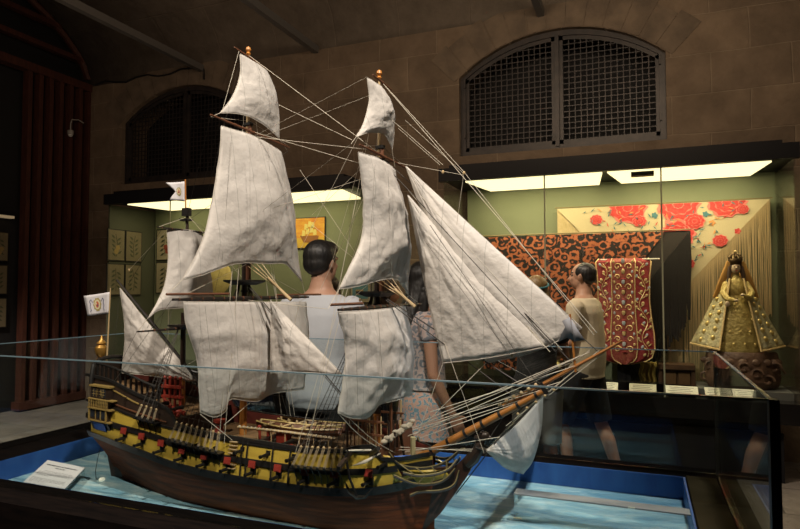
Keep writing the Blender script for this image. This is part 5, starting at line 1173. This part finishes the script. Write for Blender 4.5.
    if bottom == 'skirt':
        c.loft([ring(0, 0, 1.05, .150*fs+.01, .118), ring(0, 0, .93, .19, .145), ring(0, .0, .75, .205, .165), ring(0, .01, .50, .23, .19), ring(0, .01, .42, .235, .195)], bm_); remeshed(c, 'skirt', root, voxel, None, 2)
    else:
        c.loft([ring(0, 0, .84, .170*b, .122*b), ring(0, 0, .93, .182*b, .132*b), ring(0, 0, 1.0, .160*b*beltw, .120*b*beltw)], bm_)
        for A in (legsL, legsR):
            hp, kn, an, toe = [v(*p) for p in A]
            e_ = kn.lerp(hp, .02) if bottom == 'shorts' else an+(kn-an)*.08
            if bottom == 'shorts': c.tube([hp, hp.lerp(e_, .5), e_], [.105*k*b, .092*k*b, .088*k*b], bm_, n=14)
            else: c.tube([hp, hp.lerp(kn, .5), kn, e_], [.102*k*b, .084*k*b, .066*k, .055*k], bm_, n=14)
        remeshed(c, 'shorts' if bottom == 'shorts' else 'trousers', root, voxel, None, 2)
    for A in (legsL, legsR):
        hp, kn, an, toe = [v(*p) for p in A]
        s_ = MB(); sm_ = shoe or blackp
        limb(s_, [an-Vector((0, .035*k, .045*k)), an+(toe-an)*.45-Vector((0, 0, .008)), toe], [.042*k, .045*k, .034*k], sm_); s_.b2((an.x-.045*k, an.y-.07*k, an.z-.085*k), (an.x+.045*k, an.y-.0*k, an.z-.07*k), sm_)
        remeshed(s_, 'shoe', root, .008, None, 2)
        if socks: s2 = MB(); limb(s2, [an-Vector((0, 0, .02*k)), an+(kn-an)*.16], [.041*k, .042*k], mat('white_sock', (.62, .60, .55), .9)); s2.build('sock', root)
    # hair
    hm = haircol; hr_ = MB()
    def hb_(c, r, n=20, q=12): hr_.ball(h(*c), (r[0]*k, r[1]*k, r[2]*k), hm, n, q, rot)
    if hair == 'short':
        if balding: hb_((0, -.027, .028), (.082, .088, .082)); hb_((0, -.050, -.002), (.072, .062, .062))
        else: hb_((0, -.026, .040), (.086, .094, .088)); hb_((0, -.050, -.002), (.076, .068, .066))
        if not balding: hb_((0, .016, .078), (.070, .078, .046))
        for sg in (-1, 1): hb_((sg*.062, -.008, .036), (.018, .042, .046))
    else:
        hb_((0, -.024, .036), (.086, .094, .088)); hb_((0, .012, .066), (.070, .074, .050))
        L_ = {'long': 1.02, 'mid': 1.36}[hair]
        pts = [h(0, -.05, .02), h(0, -.075, -.07), v(0, -.10, 1.42), v(0, -.13, 1.28), v(0, -.135, 1.14), v(0, -.125, L_)]
        pts = [p for p in pts if p.z >= L_*k-.01]+([v(0, -.11, L_)] if hair == 'mid' else [])
        wd = [.085, .088, .10, .105, .095, .05]
        rings = []
        for p, w_ in zip(pts, wd): rings.append([p+rot @ Vector((w_*k*math.cos(2*PI*j/18)*(1+.06*math.cos(6*2*PI*j/18)), .075*k*math.sin(2*PI*j/18)+.02, 0)) for j in range(18)])
        hr_.loft(rings, hm)
        for sg in (-1, 1): limb(hr_, [h(sg*.066, .01, .05), h(sg*.080, .0, -.02), h(sg*.085, -.02, -.10), v(sg*.09, -.02, 1.36)], [.024*k, .026*k, .026*k, .02*k], hm)
    ho = remeshed(hr_, 'hair', root, .007, None, 2)
    if headband:
        hb2 = MB(); hb2.tube([h(.088*math.cos(a), -.02+.096*math.sin(a), .055+.03*math.sin(a)) for a in [2*PI*i/20 for i in range(21)]], .008*k, headband, n=7, caps=False); hb2.build('headband', root)
    return root, v
skin_rgb = {'skin_light': (.44, .25, .165), 'skin_tan': (.30, .145, .085), 'skin_warm': (.36, .19, .12)}
for nme, cc in skin_rgb.items(): mat(nme, cc, .5, col2=(cc[0]*.9, cc[1]*.85, cc[2]*.85), scale=6)
blackhair = mat('black_hair', (.008, .007, .007), .45, col2=(.02, .017, .015), scale=60, stretch=(1, 1, .15), bump=.3, bscale=90)
brownhair = mat('brown_hair', (.025, .014, .009), .5, col2=(.05, .028, .015), scale=60, stretch=(1, 1, .15), bump=.3, bscale=90); goldhair = mat('golden_brown_hair', (.14, .08, .03), .5, col2=(.22, .14, .05), scale=60, stretch=(1, 1, .15), bump=.3, bscale=90)
gshirt = mat('pale_grey_tshirt', (.42, .43, .46), .9, bump=.25, bscale=9); beige = mat('beige_tshirt', (.58, .50, .36), .9, col2=(.52, .45, .32), scale=7, bump=.25, bscale=9)
blackc = mat('black_cotton', (.012, .012, .013), .9, bump=.2, bscale=12); greyc = mat('grey_shorts_cloth', (.17, .165, .15), .9, bump=.2, bscale=12)
navy = mat('dark_navy_cloth', (.012, .014, .022), .9)
printt = cloth_tex('grey_print_blouse', (.13, .14, .16), (.27, .26, .26), (.36, .28, .26), 20, .42)
prints = cloth_tex('coral_blue_print_skirt', (.15, .26, .32), (.42, .40, .42), (.55, .32, .25), 22, .40)
dn = lambda sg, **kw: [(sg*.185, 0, 1.39), (sg*.225, -.02, 1.11), (sg*.235, .05, .87), (sg*.235, .07, .78)]
LG = lambda sg: [(sg*.09, 0, .90), (sg*.095, .015, .49), (sg*.095, -.02, .085), (sg*.105, .13, .03)]
person('man with short black hair and pale grey t-shirt, back turned, behind the ship', (-1.60, 2.90, 0), R(2), 1.735, 'skin_light',
       [(-.18, 0, 1.39), (-.235, .0, 1.12), (-.19, .20, .98), (-.15, .27, .96)], [(.18, 0, 1.39), (.225, .01, 1.12), (.20, .17, .94), (.17, .24, .90)], LG(-1), LG(1), turn=R(-14), hair='short', haircol=blackhair, top=gshirt, sleeve=.62, bottom='trousers', bcol=blackc, top_hem=.85, build=1.04)
wroot, wv = person('woman with very long black hair in a patterned blouse and coral print skirt', (-1.12, 3.20, 0), R(-62), 1.63, 'skin_warm',
       dn(-1), [(.165, 0, 1.38), (.21, .02, 1.10), (.20, .13, .88), (.20, .17, .80)], LG(-1), LG(1), female=True, hair='long', haircol=blackhair, top=printt, sleeve=.35, bottom='skirt', bcol=prints, top_hem=1.0)
mroot, mv = person('balding dark-haired man in a beige t-shirt and black shorts walking left by the red vestment', (-.40, 4.86, 0), R(74), 1.69, 'skin_light',
       [(-.19, 0, 1.39), (-.225, .02, 1.12), (-.19, .20, .96), (-.16, .28, .90)], [(.19, 0, 1.39), (.23, -.0, 1.11), (.22, .13, .90), (.21, .18, .83)],
       [(-.09, 0, .90), (-.095, .16, .50), (-.09, .10, .085), (-.09, .25, .03)], [(.09, 0, .90), (.095, -.08, .49), (.09, -.22, .10), (.09, -.08, .03)], turn=R(4), hair='short', haircol=blackhair, balding=True, top=beige, sleeve=.55, bcol=blackc, socks=True, top_hem=.84, beltw=1.14, build=1.06)
person('woman in black top, headband and grey shorts, half hidden by the jibs', (-.66, 4.20, 0), R(20), 1.57, 'skin_tan',
       [(-.165, 0, 1.38), (-.23, .07, 1.13), (-.10, .24, 1.20), (-.05, .30, 1.23)], [(.165, 0, 1.38), (.23, .07, 1.13), (.10, .24, 1.20), (.05, .30, 1.23)], LG(-1), LG(1), female=True, hair='mid', haircol=goldhair, top=blackc, sleeve=.55, bcol=greyc, top_hem=.9, headband=mat('teal_headband', (.05, .18, .20), .8))
person('woman with brown hair and a light top seen between the foremast sails', (-1.95, 4.66, 0), R(-70), 1.57, 'skin_light', dn(-1), dn(1), LG(-1), LG(1), female=True, hair='mid', haircol=brownhair, top=mat('light_blouse', (.42, .42, .40), .9), sleeve=.5, bottom='trousers', bcol=navy, top_hem=.9)
person('dark-haired woman in navy behind the man in the pale grey t-shirt', (-2.13, 3.98, 0), R(40), 1.58, 'skin_tan', dn(-1), dn(1), LG(-1), LG(1), female=True, hair='mid', haircol=brownhair, top=navy, sleeve=.5, bottom='trousers', bcol=navy, top_hem=.9)
# black shoulder bag of the man in beige, white carrier
bag = thing('shoulder_bag', 'black bag slung beside the arm of the man in the beige t-shirt', 'bag', (-.70, 4.70, .80))
MB().loft([[Vector((x, y, z)) for x, y in ((-.05, -.10), (.05, -.10), (.06, .0), (.05, .1), (-.05, .1), (-.06, 0))] for z in (.0, .1, .2, .24)], blackc).build('bag_body', bag)
MB().tube([(0, .08, .22), (.06, .06, .42), (.12, .05, .58)], .014, blackc, n=7, ry=.4).tube([(0, -.08, .22), (.05, -.04, .42), (.12, .0, .58)], .014, blackc, n=7, ry=.4).build('strap', bag)
cm = thing('compact_camera', 'small pale camera held up by the woman in black', 'camera', (-.76, 4.46, 1.13), R(20))
MB().b2((-.045, -.012, -.03), (.045, .012, .03), mat('cream_camera', (.5, .46, .3), .4)).build('camera_body', cm, smooth=False); MB().lathe([(.018, 0), (.018, .018), (.014, .02)], (0, 0, 0), blackp, 12).build('lens', cm).rotation_euler = (R(-90), 0, 0)

# ------------------------------------------------------------------ light
w = bpy.data.worlds.new('world'); bpy.context.scene.world = w; w.use_nodes = True
w.node_tree.nodes['Background'].inputs[0].default_value = (1, .82, .62, 1); w.node_tree.nodes['Background'].inputs[1].default_value = .02
def spot(loc, aim, power, size, blend, col=(1, .86, .68), rad=.03):
    l_ = bpy.data.lights.new('ceiling_spot', 'SPOT'); l_.energy = power; l_.spot_size = R(size); l_.spot_blend = blend; l_.color = col; l_.shadow_soft_size = rad
    o = bpy.data.objects.new('ceiling_spot', l_); C.objects.link(o); o.location = loc; o.rotation_euler = (Vector(aim)-Vector(loc)).to_track_quat('-Z', 'Y').to_euler(); return o
def area(loc, aim, power, sx_, sy_, col=(1, .8, .55)):
    l_ = bpy.data.lights.new('area_lamp', 'AREA'); l_.shape = 'RECTANGLE'; l_.size = sx_; l_.size_y = sy_; l_.energy = power; l_.color = col
    o = bpy.data.objects.new('area_lamp', l_); C.objects.link(o); o.location = loc; o.rotation_euler = (Vector(aim)-Vector(loc)).to_track_quat('-Z', 'Y').to_euler(); return o
spot((.25, .55, 4.1), (-1.2, 1.9, 1.2), 530, 44, .6, (1, .89, .76), .09)
spot((-2.4, -.1, 4.2), (-1.4, 1.9, 1.3), 330, 46, .7, (1, .86, .70), .04)  # soft fill from the front left, added without a known fixture
area((-.3, 3.4, 3.9), (-.3, 6.2, 3.2), 42, 2.4, .3, (1, .76, .52))  # unseen lamp added to brighten the wall round the right window
area((-3.6, 2.6, 3.6), (-4.6, 6.2, 3.6), 22, 3.0, .3, (1, .72, .5))  # unseen lamp added to lift the left part of the back wall
spot((-5.0, 1.5, 4.2), (-5.8, 4.4, 0), 1250, 50, .8, (1, .85, .7), .1)  # added to brighten the floor at the far left, no known fixture
spot((1.6, 2.8, 4.2), (1.2, 4.2, 0), 40, 70, .8, (1, .8, .6), .1)
spot((-1.6, 3.0, 4.2), (-.4, 4.8, 1.0), 420, 40, .8, (1, .86, .68), .05)  # added to light the man in the beige t-shirt
spot((.5, 2.7, 4.2), (-.35, 2.05, .75), 260, 26, .7, (.93, .97, 1), .15)  # added soft fill that lifts the dark right part of the sea
# fluorescent tubes inside the wall cases
for (a, b), p in (((-1.5, -.4), 14), ((-.2, .95), 15), ((-5.5, -4.4), 3), ((-4.1, -2.9), 6)):
    area(((a+b)/2, V0+.22, ZT-.05), ((a+b)/2, V0+.42, ZB), p, b-a, .12, (1, .84, .5))
sc = bpy.context.scene
sc.view_settings.view_transform = 'Standard'; sc.view_settings.look = 'None'; sc.view_settings.gamma = 1; sc.view_settings.exposure = 0
try: sc.view_settings.use_curve_mapping = False
except Exception: pass
sc.cycles.use_denoising = True; sc.cycles.max_bounces = 8; sc.cycles.transparent_max_bounces = 24; sc.cycles.sample_clamp_indirect = 4; sc.cycles.caustics_reflective = False; sc.cycles.caustics_refractive = False
